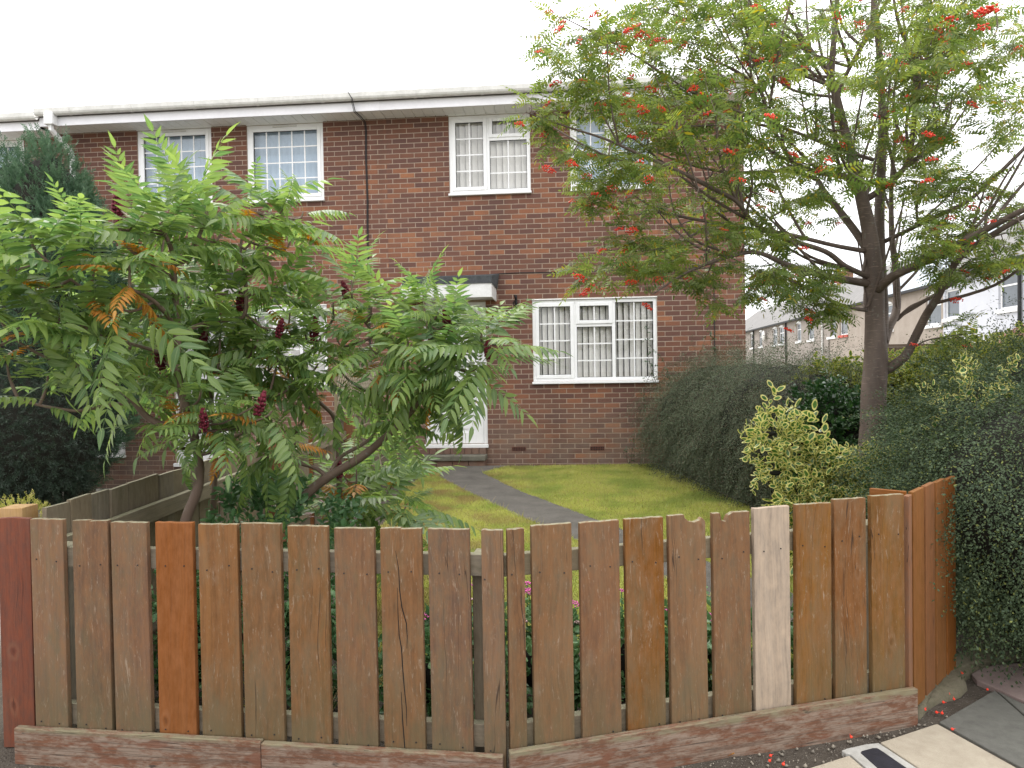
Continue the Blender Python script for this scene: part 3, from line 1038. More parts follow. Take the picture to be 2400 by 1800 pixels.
def door(root, uc, d, name="door"):
    a0, a1, z0, z1 = d[0] - uc, d[1] - uc, d[2], d[3]
    y = 0.03
    fw = 0.06
    fr = MB()
    fr.box(a0, a0 + fw, y, y + 0.07, z0, z1)
    fr.box(a1 - fw, a1, y, y + 0.07, z0, z1)
    fr.box(a0 + fw, a1 - fw, y, y + 0.07, z1 - fw, z1)
    fr.build("door_frame", M['upvc'], root, bevel=0.005)
    MB().box(a0 - 0.02, a1 + 0.012, -0.05, y + 0.06, z0 - 0.055, z0 - 0.001).build("door_sill", M['upvc'], root, bevel=0.006)
    l, r, b_, t_ = a0 + fw + 0.004, a1 - fw - 0.004, z0 + 0.004, z1 - fw - 0.004
    dl = MB()
    st = 0.115
    zm = b_ + 0.86
    # stiles and rails round two recessed panels
    for q in ((l, l + st, b_, t_), (r - st, r, b_, t_), (l + st, r - st, t_ - 0.13, t_), (l + st, r - st, b_, b_ + 0.17), (l + st, r - st, zm - 0.11, zm + 0.11)):
        dl.box(q[0], q[1], y + 0.012, y + 0.058, q[2], q[3])
    leaf = dl.build(name, M['upvc'], root, bevel=0.004)
    for (p0, p1) in ((b_ + 0.17, zm - 0.11), (zm + 0.11, t_ - 0.13)):
        pm = MB()
        pm.box(l + st - 0.002, r - st + 0.002, y + 0.030, y + 0.045, p0 - 0.002, p1 + 0.002)
        pm.box(l + st + 0.05, r - st - 0.05, y + 0.020, y + 0.030, p0 + 0.05, p1 - 0.05)
        pm.build("door_panel", M['upvc'], leaf, bevel=0.008)
    MB().box((l + r) / 2 - 0.15, (l + r) / 2 + 0.15, y + 0.004, y + 0.012, zm - 0.03, zm + 0.035).build("letterbox", M['gutter'], leaf, bevel=0.006)
    hm = MB()
    hm.box(r - 0.075, r - 0.045, y + 0.002, y + 0.012, zm - 0.02, zm + 0.2)
    hm.tube([(r - 0.06, y + 0.002, zm + 0.12), (r - 0.06, y - 0.045, zm + 0.12), (r - 0.17, y - 0.045, zm + 0.12)], 0.009, 8)
    hm.build("handle", M['gutter'], leaf)


door(h21, -3.13, DOOR)
door(hnb, -8.43, ND)


def canopy(root, uc, a, b, z0, z1):
    a -= uc; b -= uc
    c = MB()
    c.box(a, b, -0.66, -0.64, z0, z1)
    c.box(a, a + 0.02, -0.64, -0.006, z0, z1)
    c.box(b - 0.02, b, -0.64, -0.006, z0, z1)
    c.box(a + 0.02, b - 0.02, -0.64, -0.006, z0 + 0.03, z0 + 0.045)
    can = c.build("door_canopy", M['paint'], root, bevel=0.004)
    f = MB()
    # sagging felt with a raised back edge
    f.add([(a + 0.02, -0.672, z1 - 0.012), (b + 0.005, -0.672, z1 - 0.012), (b + 0.005, -0.672, z1 + 0.10 - .005), (a + 0.03, -0.672, z1 + 0.095),
           (a + 0.06, -0.30, z1 + 0.15), (b + 0.0, -0.30, z1 + 0.15), (a + 0.09, -0.006, z1 + 0.185), (b + 0.045, -0.006, z1 + 0.205),
           (b + 0.012, -0.34, z1 - 0.02), (b + 0.015, -0.006, z1 - 0.02), (a - 0.0, -0.006, z1 - 0.02), (a + 0.01, -0.34, z1 - 0.02)],
          [(0, 1, 2, 3), (3, 2, 5, 4), (4, 5, 7, 6), (1, 8, 5, 2), (8, 9, 7, 5), (0, 3, 4, 11), (11, 4, 6, 10)])
    f.build("roof_felt", M['felt'], can)
    return can


canopy(h21, -3.13, -2.79, -1.487, 2.474, 2.682)
canopy(hnb, -8.43, -6.78, -5.48, 2.62, 2.83)

# doorstep, air bricks, plaque, bracket, cables on number 21
o3 = 3.13
st = MB()
st.box(-2.66 + o3, -1.662 + o3, -0.30, -0.006, 0.105, 0.180)
st.build("doorstep", M['stepstone'], h21, bevel=0.008)
st = MB()
for i in range(9):
    st.box(-2.64 + o3 + i * 0.108, -2.64 + o3 + i * 0.108 + 0.1, -0.10, -0.006, 0.184, 0.265, 0.2 + 0.5 * rnd.random())
st.build("step_riser", M['brick'], h21, tones=True)
st = MB()
for i in range(4):
    st.box(-2.64 + o3 + i * 0.243, -2.64 + o3 + i * 0.243 + 0.233, -0.27, -0.02, -0.02, 0.102, 0.85)
st.build("step_base", M['brick'], h21, tones=True)
for a in (-1.293, -0.119):
    ab = MB()
    a += o3
    ab.box(a, a + 0.215, -0.006, 0.0, 0.215, 0.28)
    air = ab.build("air_brick", M['terracotta'], h21)
    hb = MB()
    for i in range(8):
        for j in range(2):
            hb.box(a + 0.012 + i * 0.025, a + 0.012 + i * 0.025 + 0.015, -0.0072, -0.0062, 0.222 + j * 0.028, 0.222 + j * 0.028 + 0.02)
    hb.build("air_hole", M['dark'], air)
pl = MB()
pts = [(-0.066, 0), (0.066, 0), (0.066, 0.072)]
for i in range(9):
    a = math.pi * i / 8
    pts.append((0.05 * math.cos(a), 0.085 + 0.04 * math.sin(a)))
pts += [(-0.066, 0.072)]
pl.poly(pts, -0.022, -0.006)
plaque = pl.build("number_plaque", M['iron'], h21, loc=(-1.503 + o3, 0, 1.818), bevel=0.002)
fc = bpy.data.curves.new("house_number", 'FONT')
fc.body = "21"
fc.size = 0.085
fc.align_x = 'CENTER'
fc.extrude = 0.0015
fc.materials.append(M['upvc'])
_t = bpy.data.objects.new("house_number", fc)
COL.objects.link(_t)
bpy.context.view_layer.update()
_me = bpy.data.meshes.new_from_object(_t.evaluated_get(bpy.context.evaluated_depsgraph_get()))
bpy.data.objects.remove(_t)
_me.materials.clear(); _me.materials.append(M['upvc'])
link("house_number", _me, plaque, (0, -0.0242, 0.018), (math.pi / 2, 0, 0))
bk = MB()
bk.box(-0.016, 0.016, -0.012, -0.006, 0, 0.42)
bk.tube([(0, -0.012, 0.36), (0, -0.10, 0.385), (0, -0.24, 0.38), (0, -0.30, 0.365), (0, -0.315, 0.39)], 0.008, 6)
bk.tube([(0, -0.012, 0.05), (0, -0.06, 0.10), (0, -0.14, 0.24), (0, -0.22, 0.37)], 0.007, 6)
for zz in (0.1, 0.2, 0.3):
    bk.tube([(0.014 * math.cos(t), -0.05 - 0.03 * math.cos(t), zz + 0.04 * math.sin(t)) for t in np.linspace(0, 5.4, 12)], 0.007, 6)
    bk.tube([(-0.014 + 0.03 * math.cos(t), -0.014, zz + 0.035 * math.sin(t)) for t in np.linspace(0, 6.2, 12)], 0.006, 6)
bk.build("hanging_bracket", M['iron'], h21, loc=(-1.192 + o3, 0, 2.14))
cb = MB()
pts = [(-3.56 + o3, -0.50, 5.52), (-3.50 + o3, -0.49, 5.42), (-3.485 + o3, -0.40, 5.265), (-3.46 + o3, -0.2, 5.262), (-3.445 + o3, -0.02, 5.24)]
for z in np.linspace(5.1, 0.5, 14):
    pts.append((-3.437 + o3 + 0.006 * math.sin(z * 5), -0.014, z))
cb.tube(pts, 0.007, 6)
cb.tube([(p[0] - 0.016, p[1], p[2] - 0.01) for p in pts[1:]], 0.005, 6)
cb.build("cable", M['cable'], hnb, loc=(-3.13 + 8.43, 0, 0)) if False else cb.build("cable", M['cable'], h21)
cb = MB()
cb.tube([(-2.86 + o3, -0.015, 2.4), (-2.865 + o3, -0.015, 2.70), (-2.80 + o3, -0.03, 2.79), (-2.4 + o3, -0.05, 2.82), (-1.5 + o3, -0.014, 2.885)] +
        [(x + o3, -0.012, 2.888 + 0.006 * math.sin(x * 4)) for x in np.linspace(-1.2, 2.0, 14)], 0.006, 6)
cb.build("cable", M['cable'], h21)
cb = MB()
cb.tube([(1.72 + o3, -0.014, z) for z in np.linspace(0.2, 3.6, 12)], 0.006, 6)
cb.build("cable", M['cable'], h21)
# downpipe on the neighbour
o8 = 8.43
dp = MB()
dp.box(-8.26 + o8, -8.12 + o8, -0.515, -0.375, 5.26, 5.44)
dp.build("gutter_outlet", M['upvc'], hnb, bevel=0.012)
dp = MB()
dp.tube([(-8.19 + o8, -0.45, 5.28), (-8.19 + o8, -0.45, 5.20), (-8.16 + o8, -0.08, 4.98), (-8.155 + o8, -0.055, 4.90), (-8.155 + o8, -0.055, -0.3)], 0.038, 4)
dp.build("downpipe", M['upvc'], hnb)


# ------------------------------------------------------------------ front picket fence
A2, B2, D2 = Vector((-1.80, 2.61)), Vector((-0.03, 2.375)), Vector((1.56, 2.79))


NAIL = MB().tube([(0, -0.0022, 0), (0, 0.004, 0)], 0.0026, 8).mesh("nail", M['iron'])


def picket_mesh(w, h, mat, chip=None, split=None):
    top = []
    n = 7
    for i in range(n):
        x = w * i / (n - 1)
        top.append([x, h + rnd.uniform(-.0015, .0015)])
    if chip == 'right':
        top = [[0, h], [w * .42, h + .001], [w * .44, h - .012], [w * .56, h - .026], [w * .70, h - .03], [w * .84, h - .024], [w * .90, h - .014], [w, h - .03]]
    if chip == 'mid':
        top = [[0, h], [w * .20, h], [w * .24, h - .028], [w * .34, h - .033], [w * .42, h - .01], [w * .55, h - .001], [w, h - .002]]
    if chip == 'notch':
        top = [[0, h - .002], [w * .5, h + .001], [w * .505, h - .003], [w, h]]
    pts = [(0, 0), (w, 0)] + [(x, z) for x, z in top[::-1]]
    mb = MB()
    mb.poly(pts, 0, 0.022)
    return mb.mesh("picket", mat)


fence = thing("picket_fence", "brown weathered picket fence with a blunt corner in front of the lawn", "fence", (B2.x, B2.y, 0))


def run_frame(P, Q):
    d = (Q - P).normalized()
    return d, math.atan2(d.y, d.x)


LEFT = [(-.002, .131, .899), (.168, .310, .897), (.324, .467, .891), (.497, .642, .892), (.664, .813, .888), (.830, .979, .893), (1.003, 1.151, .888),
        (1.178, 1.323, .881), (1.346, 1.493, .885), (1.519, 1.664, .883), (1.701, 1.775, .883)]
RIGHT = [(.006, .066, .884), (.094, .240, .888), (.267, .414, .888), (.440, .589, .888), (.613, .761, .888), (.788, .942, .886), (.959, 1.111, .893), (1.134, 1.290, .896), (1.309, 1.455, .904), (1.478, 1.632, .907)]
for P, Q, lst, side in ((A2, B2, LEFT, 0), (B2, D2, RIGHT, 1)):
    d, ang = run_frame(P, Q)
    for i, (s0, s1, h) in enumerate(lst):
        mat, lab, chip = M['picket'], None, None
        if side == 0 and i == 3: mat, lab = M['picket_orange'], "orange stained picket"
        if side == 1 and i == 6: mat, lab = M['picket_pale'], "bare pale new picket"
        if side == 1 and i == 4: chip, lab = 'right', "picket with a broken top edge"
        if side == 1 and i == 5: chip, lab = 'mid', "picket with a notch bitten out of its top"
        if i in (1, 8) and side == 0: chip = 'notch'
        z0 = 0.02
        me = picket_mesh(s1 - s0, h - z0, mat, chip)
        p = P + d * s0
        o = link("picket", me, fence, (p.x - B2.x + rnd.uniform(-.002, .002), p.y - B2.y + rnd.uniform(-.002, .002), z0), (rnd.uniform(-.006, .006), rnd.uniform(-.004, .004), ang + rnd.uniform(-.012, .012)))
        m_ = o.modifiers.new("bevel", 'BEVEL'); m_.width = 0.0025; m_.segments = 2; m_.limit_method = 'ANGLE'
        if lab: o["label"] = lab
        if side == 0 and i == 8:      # the long drying splits round a knot
            ck = MB()
            for line in ([(.375, .80), (.44, .735), (.455, .66), (.50, .60), (.60, .545), (.615, .50), (.60, .455)], [(.40, .67), (.40, .58), (.42, .50), (.47, .455), (.49, .38), (.52, .31), (.56, .24), (.56, .18)], [(.44, .30), (.46, .2), (.5, .1), (.5, .04)]):
                pts = [((s1 - s0) * fx, (h - z0) * fz / .88) for fx, fz in line]
                n = len(pts); wv_ = [0.0016 * math.sin(math.pi * (k + .4) / n) + .0003 for k in range(n)]
                vs = [(x - wv_[k], -0.0006, z) for k, (x, z) in enumerate(pts)] + [(x + wv_[k], -0.0006, z) for k, (x, z) in enumerate(pts)]
                ck.add(vs, [(k, n + k, n + k + 1, k + 1) for k in range(n - 1)])
            ck.build("crack", M['dark'], o)
        # nail heads
        for zz in (0.13, h - 0.16):
            for fx in (0.22, 0.78):
                if s1 - s0 < 0.1 and fx > 0.5: continue
                x, z = (s1 - s0) * fx + rnd.uniform(-.008, .008), zz + rnd.uniform(-.012, .012) - z0
                link("nail", NAIL, o, (x, 0, z))


def board_run(name, P, Q, s0, s1, z0, z1, y0, y1, mat, root=fence, org=B2, bevel=0.003):
    """a horizontal board; local Z along its length so the grain runs lengthwise"""
    d, ang = run_frame(P, Q)
    p = P + d * s0
    mb = MB()
    # local: X = up (height), Y = thickness, Z = along
    mb.box(0, z1 - z0, -y1, -y0, 0, s1 - s0)
    o = mb.build(name, mat, root, bevel=bevel)
    dv = Vector((d.x, d.y, 0)); nv = Vector((-d.y, d.x, 0)); up = Vector((0, 0, 1))
    o.matrix_local = Matrix.Translation((p.x - org.x, p.y - org.y, z0)) @ Matrix((up, -nv, dv)).transposed().to_4x4()
    return o


# rails behind the pickets
board_run("rail", A2, B2, -0.02, 1.775, 0.715, 0.79, 0.026, 0.062, M['panel'])
board_run("rail", B2, D2, 0.0, 1.60, 0.715, 0.79, 0.026, 0.062, M['panel'])
board_run("rail", A2, B2, -0.02, 1.775, 0.12, 0.20, 0.026, 0.062, M['panel'])
board_run("rail", B2, D2, 0.0, 1.60, 0.12, 0.20, 0.026, 0.062, M['panel'])
# gravel boards along the foot, left one in two lengths
board_run("gravel_board", A2, B2, -0.062, 0.905, -0.02, 0.128, -0.034, -0.008, M['kick'])
board_run("gravel_board", A2, B2, 0.907, 1.768, -0.022, 0.122, -0.034, -0.008, M['kick'])
board_run("gravel_board", B2, D2, -0.004, 1.662, -0.02, 0.138, -0.034, -0.008, M['kick'])
# corner posts behind
for P, Q, s in ((A2, B2, 0.05), (A2, B2, 1.70), (B2, D2, 1.57)):
    d, ang = run_frame(P, Q)
    p = P + d * s + Vector((-d.y, d.x)) * 0.11
    MB().box(-0.045, 0.045, -0.045, 0.045, 0, 0.80).build("post", M['panel'], fence, bevel=0.004, loc=(p.x - B2.x, p.y - B2.y, -0.02), rot=(0, 0, ang))

# orange boards turning the right-hand corner
OR0, OR1 = Vector((1.575, 2.80)), Vector((2.12, 3.30))
of = thing("board_fence", "orange stained close board fence half hidden by the near hedge", "fence", (OR0.x, OR0.y, 0))
dv, an = run_frame(OR0, OR1)
tops = [0.895, 0.905, 0.91, 0.91, 0.905]
for i, (s0, s1) in enumerate(((0.0, 0.035), (0.055, 0.185), (0.205, 0.32), (0.34, 0.46), (0.48, 0.60))):
    mb = MB(); mb.poly([(0, 0), (s1 - s0, 0), (s1 - s0, tops[i] - .02 + .004), (0, tops[i] - 0.02)], 0, 0.02)
    p = dv * s0
    mb.build("board", M['picket_orange'], of, bevel=0.002, loc=(p.x, p.y, 0.02), rot=(0, 0, an + rnd.uniform(-.02, .02)))
board_run("rail", OR0, OR1, 0.0, 0.62, 0.72, 0.80, 0.022, 0.06, M['panel'], of, OR0)
mb = MB(); mb.box(0, 0.045, 0, 0.02, 0, 0.135)
cap = mb.build("cross_board", M['picket_orange'], of, bevel=0.002)
_z = Vector((0.22, -0.20, 0)).normalized(); _x = Vector((0, 0, 1)); _y = _z.cross(_x)
cap.matrix_local = Matrix.Translation((-0.085, 0.13, 0.865)) @ Matrix((_x, _y, _z)).transposed().to_4x4()

# next fence on the far left: red board and a new square post
rf = thing("red_board_fence", "red stained fence board standing left of the picket fence", "fence", (-2.02, 2.71, 0))
mb = MB(); mb.poly([(0, 0), (0.125, 0), (0.127, 0.888), (0.06, 0.893), (0, 0.89)], 0, 0.022)
mb.build("board", M['picket_red'], rf, bevel=0.0025, loc=(0.03, -0.01, -0.005), rot=(0, 0, -0.03))
mb = MB(); mb.poly([(0, 0), (0.125, 0), (0.127, 0.885), (0, 0.89)], 0, 0.022)
mb.build("board", M['picket_red'], rf, bevel=0.0025, loc=(-0.16, -0.005, -0.005), rot=(0, 0, 0.01))
board_run("rail", Vector((-2.6, 2.76)), Vector((-1.9, 2.74)), 0, 0.7, 0.70, 0.78, 0.0, 0.035, M['panel'], rf, Vector((-2.02, 2.71)))
po = thing("fence_post", "new square pine post with a flat sawn top behind the red board", "post", (-2.012, 2.85, 0))
MB().box(-0.048, 0.048, -0.048, 0.048, 0, 0.925).build("shaft", M['post'], po, bevel=0.003, loc=(0, 0, -0.02))

# boundary fence running back to the house, rails on our side
bf = thing("boundary_fence", "long grey board fence between the two gardens running back to the house", "fence", (-1.85, 2.78, 0))
y = 2.80
i = 0
while y < 10.1:
    w = 0.145
    top = 0.905 + 0.004 * math.sin(i * 1.7) + (0.02 if y > 5.6 else 0)
    x = -1.865 + 0.004 * math.sin(i * 2.3) + 0.01 * (y - 2.8) / 7
    mat = M['panel']
    lab = None
    if i in (19, 24, 33): mat, lab = M['picket_orange'], "orange stained board"
    mb = MB(); mb.poly([(0, 0), (w, 0), (w, top + 0.3 + rnd.uniform(-.004, .004)), (0, top + 0.3)], 0, 0.018)
    o = mb.build("board", mat, bf, loc=(x + 1.85, y - 2.78, -0.3), rot=(0, 0, math.pi / 2 + rnd.uniform(-.02, .02)))
    if lab: o["label"] = lab
    y += 0.150
    i += 1
PB, QB = Vector((-1.83, 2.8)), Vector((-1.82, 10.1))
for z0, z1 in ((0.70, 0.785), (0.16, 0.245)):
    for a, b_ in ((0.0, 2.4), (2.41, 4.8), (4.81, 7.25)):
        board_run("rail", PB, QB, a, b_, z0 + (0.02 if a > 2 else 0), z1 + (0.02 if a > 2 else 0), -0.035, 0.002, M['panel'], bf, Vector((-1.85, 2.78)))
for yy_, mt in ((5.2, 'picket_orange'), (7.6, 'picket_orange'), (10.0, 'panel')):
    MB().box(-0.045, 0.045, -0.045, 0.045, 0, 1.26).build("post", M[mt], bf, bevel=0.004, loc=(0.095 - 0.0, yy_ - 2.78, -0.3))
# lattice trellis raised at the house end
tr = thing("trellis", "grey diamond lattice trellis standing on the boundary fence by the house", "trellis", (-1.855, 7.4, 0.93))
tw, thh = 2.4, 0.62
for s_ in (1, -1):
    k = -0.62
    while k < tw:
        a0, b0 = k, 0.0
        x0, x1 = max(k, 0), min(k + thh, tw)
        if x1 - x0 > 0.03:
            z0_, z1_ = x0 - k, x1 - k
            if s_ < 0: z0_, z1_ = thh - z0_, thh - z1_
            MB().tube([(0.006 * s_, x0, z0_), (0.006 * s_, x1, z1_)], 0.011, 4).build("slat", M['panel'], tr)
        k += 0.1
for (a, b_) in (((0, 0, 0), (0, tw, 0)), ((0, 0, thh), (0, tw, thh)), ((0, 0, 0), (0, 0, thh)), ((0, tw, 0), (0, tw, thh))):
    MB().tube([a, b_], 0.02, 4).build("trellis_frame", M['panel'], tr)

# ------------------------------------------------------------------ pavement
pav = tag(link("pavement", None), "paving slabs by the fence corner", None, None, 'structure')


def slab(name, pix, z1, mat, label=None, parent=pav, z0=-0.03, bevel=0.004, jit=0.0):
    pts = [gr(*p) for p in pix]
    # keep anticlockwise
    ar = sum(pts[i].x * pts[(i + 1) % len(pts)].y - pts[(i + 1) % len(pts)].x * pts[i].y for i in range(len(pts)))
    if ar < 0: pts = pts[::-1]
    mb = MB()
    mb.slab([(p.x, p.y) for p in pts], z0, z1)
    o = mb.build(name, mat, parent, bevel=bevel)
    if label: o["label"] = label
    return o


slab("paving_slab", [(2196, 1699), (2063, 1743), (2400, 1966), (2600, 1924)], 0.006, M['slab_cream'])
slab("paving_slab", [(1990, 1773), (1700, 1866), (1960, 2110), (2245, 1994)], 0.005, M['slab_cream'])
slab("paving_slab", [(2201, 1694), (2331, 1619), (2560, 1822), (2660, 1925), (2612, 1920)], 0.004, M['slab_grey'], "dark grey slab")
slab("paving_slab", [(2337, 1621), (2410, 1657), (2620, 1745), (2575, 1826)], 0.004, M['slab_grey'], "dark grey slab")
slab("paving_slab", [(2277, 1584), (2290, 1600), (2327, 1615), (2400, 1648), (2620, 1738), (2700, 1650), (2420, 1556), (2330, 1563), (2296, 1572)], 0.010, M['slab_pink'], "broken pinkish slab")
slab("paving_slab", [(1696, 1868), (1300, 1990), (1500, 2260), (1955, 2113)], 0.004, M['slab_grey'], "dark grey slab")
slab("paving_slab", [(2402, 1968), (2252, 1996), (2420, 2140), (2640, 2080)], 0.004, M['slab_grey'], "dark grey slab")
cov = thing("service_cover", "white framed black access cover set between the cream slabs", "cover", gr(2060, 1775))
cl_ = gr(2060, 1775)


def rel(pix, z): return [(gr(*p).x - cl_.x, gr(*p).y - cl_.y) for p in pix]


def slab_rel(name, pix, z0, z1, mat, bevel=0.003):
    pts = rel(pix, 0)
    ar = sum(pts[i][0] * pts[(i + 1) % len(pts)][1] - pts[(i + 1) % len(pts)][0] * pts[i][1] for i in range(len(pts)))
    if ar < 0: pts = pts[::-1]
    return MB().slab(pts, z0, z1).build(name, mat, cov, bevel=bevel)


slab_rel("frame", [(2059, 1744), (2030, 1747), (1985, 1757), (1972, 1762), (1982, 1768), (1993, 1771), (2250, 1992), (2397, 1967)], -0.02, 0.0055, M['white_line'])
slab_rel("lid", [(2016, 1768), (2020, 1764), (2046, 1757), (2056, 1757), (2066, 1763), (2300, 1925), (2304, 1932), (2298, 1937), (2236, 1955), (2222, 1952)], 0.0, 0.0075, M['cover'])
# concrete haunching round the corner
hv = []
hpts = [(2128, 1612), (2150, 1590), (2200, 1562), (2245, 1535), (2300, 1522), (2380, 1520), (2420, 1540), (2330, 1558), (2262, 1590), (2268, 1612), (2250, 1632), (2200, 1645), (2172, 1662), (2158, 1682), (2138, 1676)]
cc = gr(2215, 1592)
mbh = MB()
base = [gr(*p) for p in hpts]
rings = []
for k, (sc, z) in enumerate(((1.0, -0.012), (0.95, 0.006), (0.80, 0.02), (0.5, 0.028), (0.2, 0.03))):
    rings.append([(cc.x + (p.x - cc.x) * sc, cc.y + (p.y - cc.y) * sc, z + 0.006 * math.sin(i * 2.1 + k)) for i, p in enumerate(base)])
n_ = len(base)
vs = [v for r in rings for v in r]
fs = [(k * n_ + i, k * n_ + (i + 1) % n_, (k + 1) * n_ + (i + 1) % n_, (k + 1) * n_ + i) for k in range(4) for i in range(n_)] + [tuple(4 * n_ + i for i in range(n_))]
mbh.add(vs, fs)
M['haunch'] = rough_mat("mossy_mortar", (0.155, 0.135, 0.095), (0.085, 0.078, 0.045), 9, 0.95, 0.9, 70)
tag(mbh.build("concrete_haunching", M['haunch'], None, smooth=True), "lumpy mortar haunching between orange fence and slabs", None, None, 'structure')

for nm_, y0_, y1_, z_, mt_, lb_ in (("footway", -1.2, 1.25, 0.004, M['concrete'], "unseen pale concrete footway added to bounce light up at the soffits"), ("road", -9.0, -1.25, -0.08 + 0.09, M['path'], "asphalt road behind the footway")):  # unseen street; pale footway added to bounce light onto the soffits
    mb_ = MB(); mb_.add([(-60, y0_, z_), (60, y0_, z_), (60, y1_, z_), (-60, y1_, z_)], [(0, 1, 2, 3)])
    tag(mb_.build(nm_, mt_), lb_, None, None, 'structure')
# gravel and grit on the soil strip
n = 9000
gxp = rng.uniform(-2.2, 2.4, n); gyp = rng.uniform(1.6, 2.85, n)
kk = (gyp < np.interp(gxp, [-1.8, -.03, 1.56, 2.4], [2.58, 2.33, 2.75, 3.1])) & (gyp > np.interp(gxp, [-2.2, 0, 1.4, 1.7, 2.1], [1.6, 1.7, 2.62, 2.74, 3.0]) - 0.02)
gxp, gyp = gxp[kk], gyp[kk]; n = len(gxp)
oct_v = np.array([(1, 0, 0), (-1, 0, 0), (0, 1, 0), (0, -1, 0), (0, 0, 1), (0, 0, -1)], float)
oct_f = np.array([(0, 2, 4), (2, 1, 4), (1, 3, 4), (3, 0, 4), (2, 0, 5), (1, 2, 5), (3, 1, 5), (0, 3, 5)])
sz = (0.0015 + 0.0075 * rng.uniform(0, 1, (n, 1, 1)) ** 3) * rng.uniform(0.6, 1.4, (n, 1, 3))
GV = oct_v[None] * sz * rng.uniform(0.75, 1.25, (n, 6, 1)) + np.stack([gxp, gyp, np.full(n, -0.004)], -1)[:, None]
GF = (oct_f[None] + (np.arange(n) * 6)[:, None, None]).reshape(-1, 3)
tag(link("gravel", np_mesh("gravel", GV.reshape(-1, 3), GF, rough_mat("gravel_chips", (0.32, 0.28, 0.22), (0.08, 0.07, 0.06), 40, 0.9, world=True))), "fine grit scattered on the soil strip", None, None, 'stuff')
# ------------------------------------------------------------------ far terrace on the right
def tx(Y): return 20.9 + 0.115 * (Y - 34)


def fy(px):      # where the line of sight through that column meets the terrace front
    return 16.99 / ((px - 1200) / F_PX - 0.115)


T_ANG = math.atan2(1, 0.115)
T_N = math.hypot(1, 0.115)
R_ = {}
R_['white'] = rough_mat("white_render", (0.55, 0.56, 0.60), (0.50, 0.51, 0.55), 1.2, 0.9, 0.2, 30)
R_['cream'] = rough_mat("cream_pebbledash", (0.36, 0.31, 0.265), (0.29, 0.245, 0.205), 1.6, 0.95, 0.6, 40)
R_['grey'] = rough_mat("grey_pebbledash", (0.32, 0.28, 0.25), (0.25, 0.22, 0.195), 1.6, 0.95, 0.6, 40)
R_['slate'] = rough_mat("pale_slates", (0.36, 0.40, 0.44), (0.29, 0.32, 0.35), 2.0, 0.6)
R_['oldslate'] = rough_mat("old_slates", (0.20, 0.19, 0.18), (0.14, 0.135, 0.13), 2.0, 0.8)
R_['chim'] = rough_mat("chimney_brick", (0.24, 0.13, 0.085), (0.15, 0.085, 0.06), 6, 0.9)
R_['redsill'] = rough_mat("red_painted_sill", (0.55, 0.10, 0.07), None, 4, 0.6)
R_['dglass'] = rough_mat("dim_window", (0.10, 0.12, 0.14), (0.06, 0.07, 0.085), 1.5, 0.08, spec=0.8)


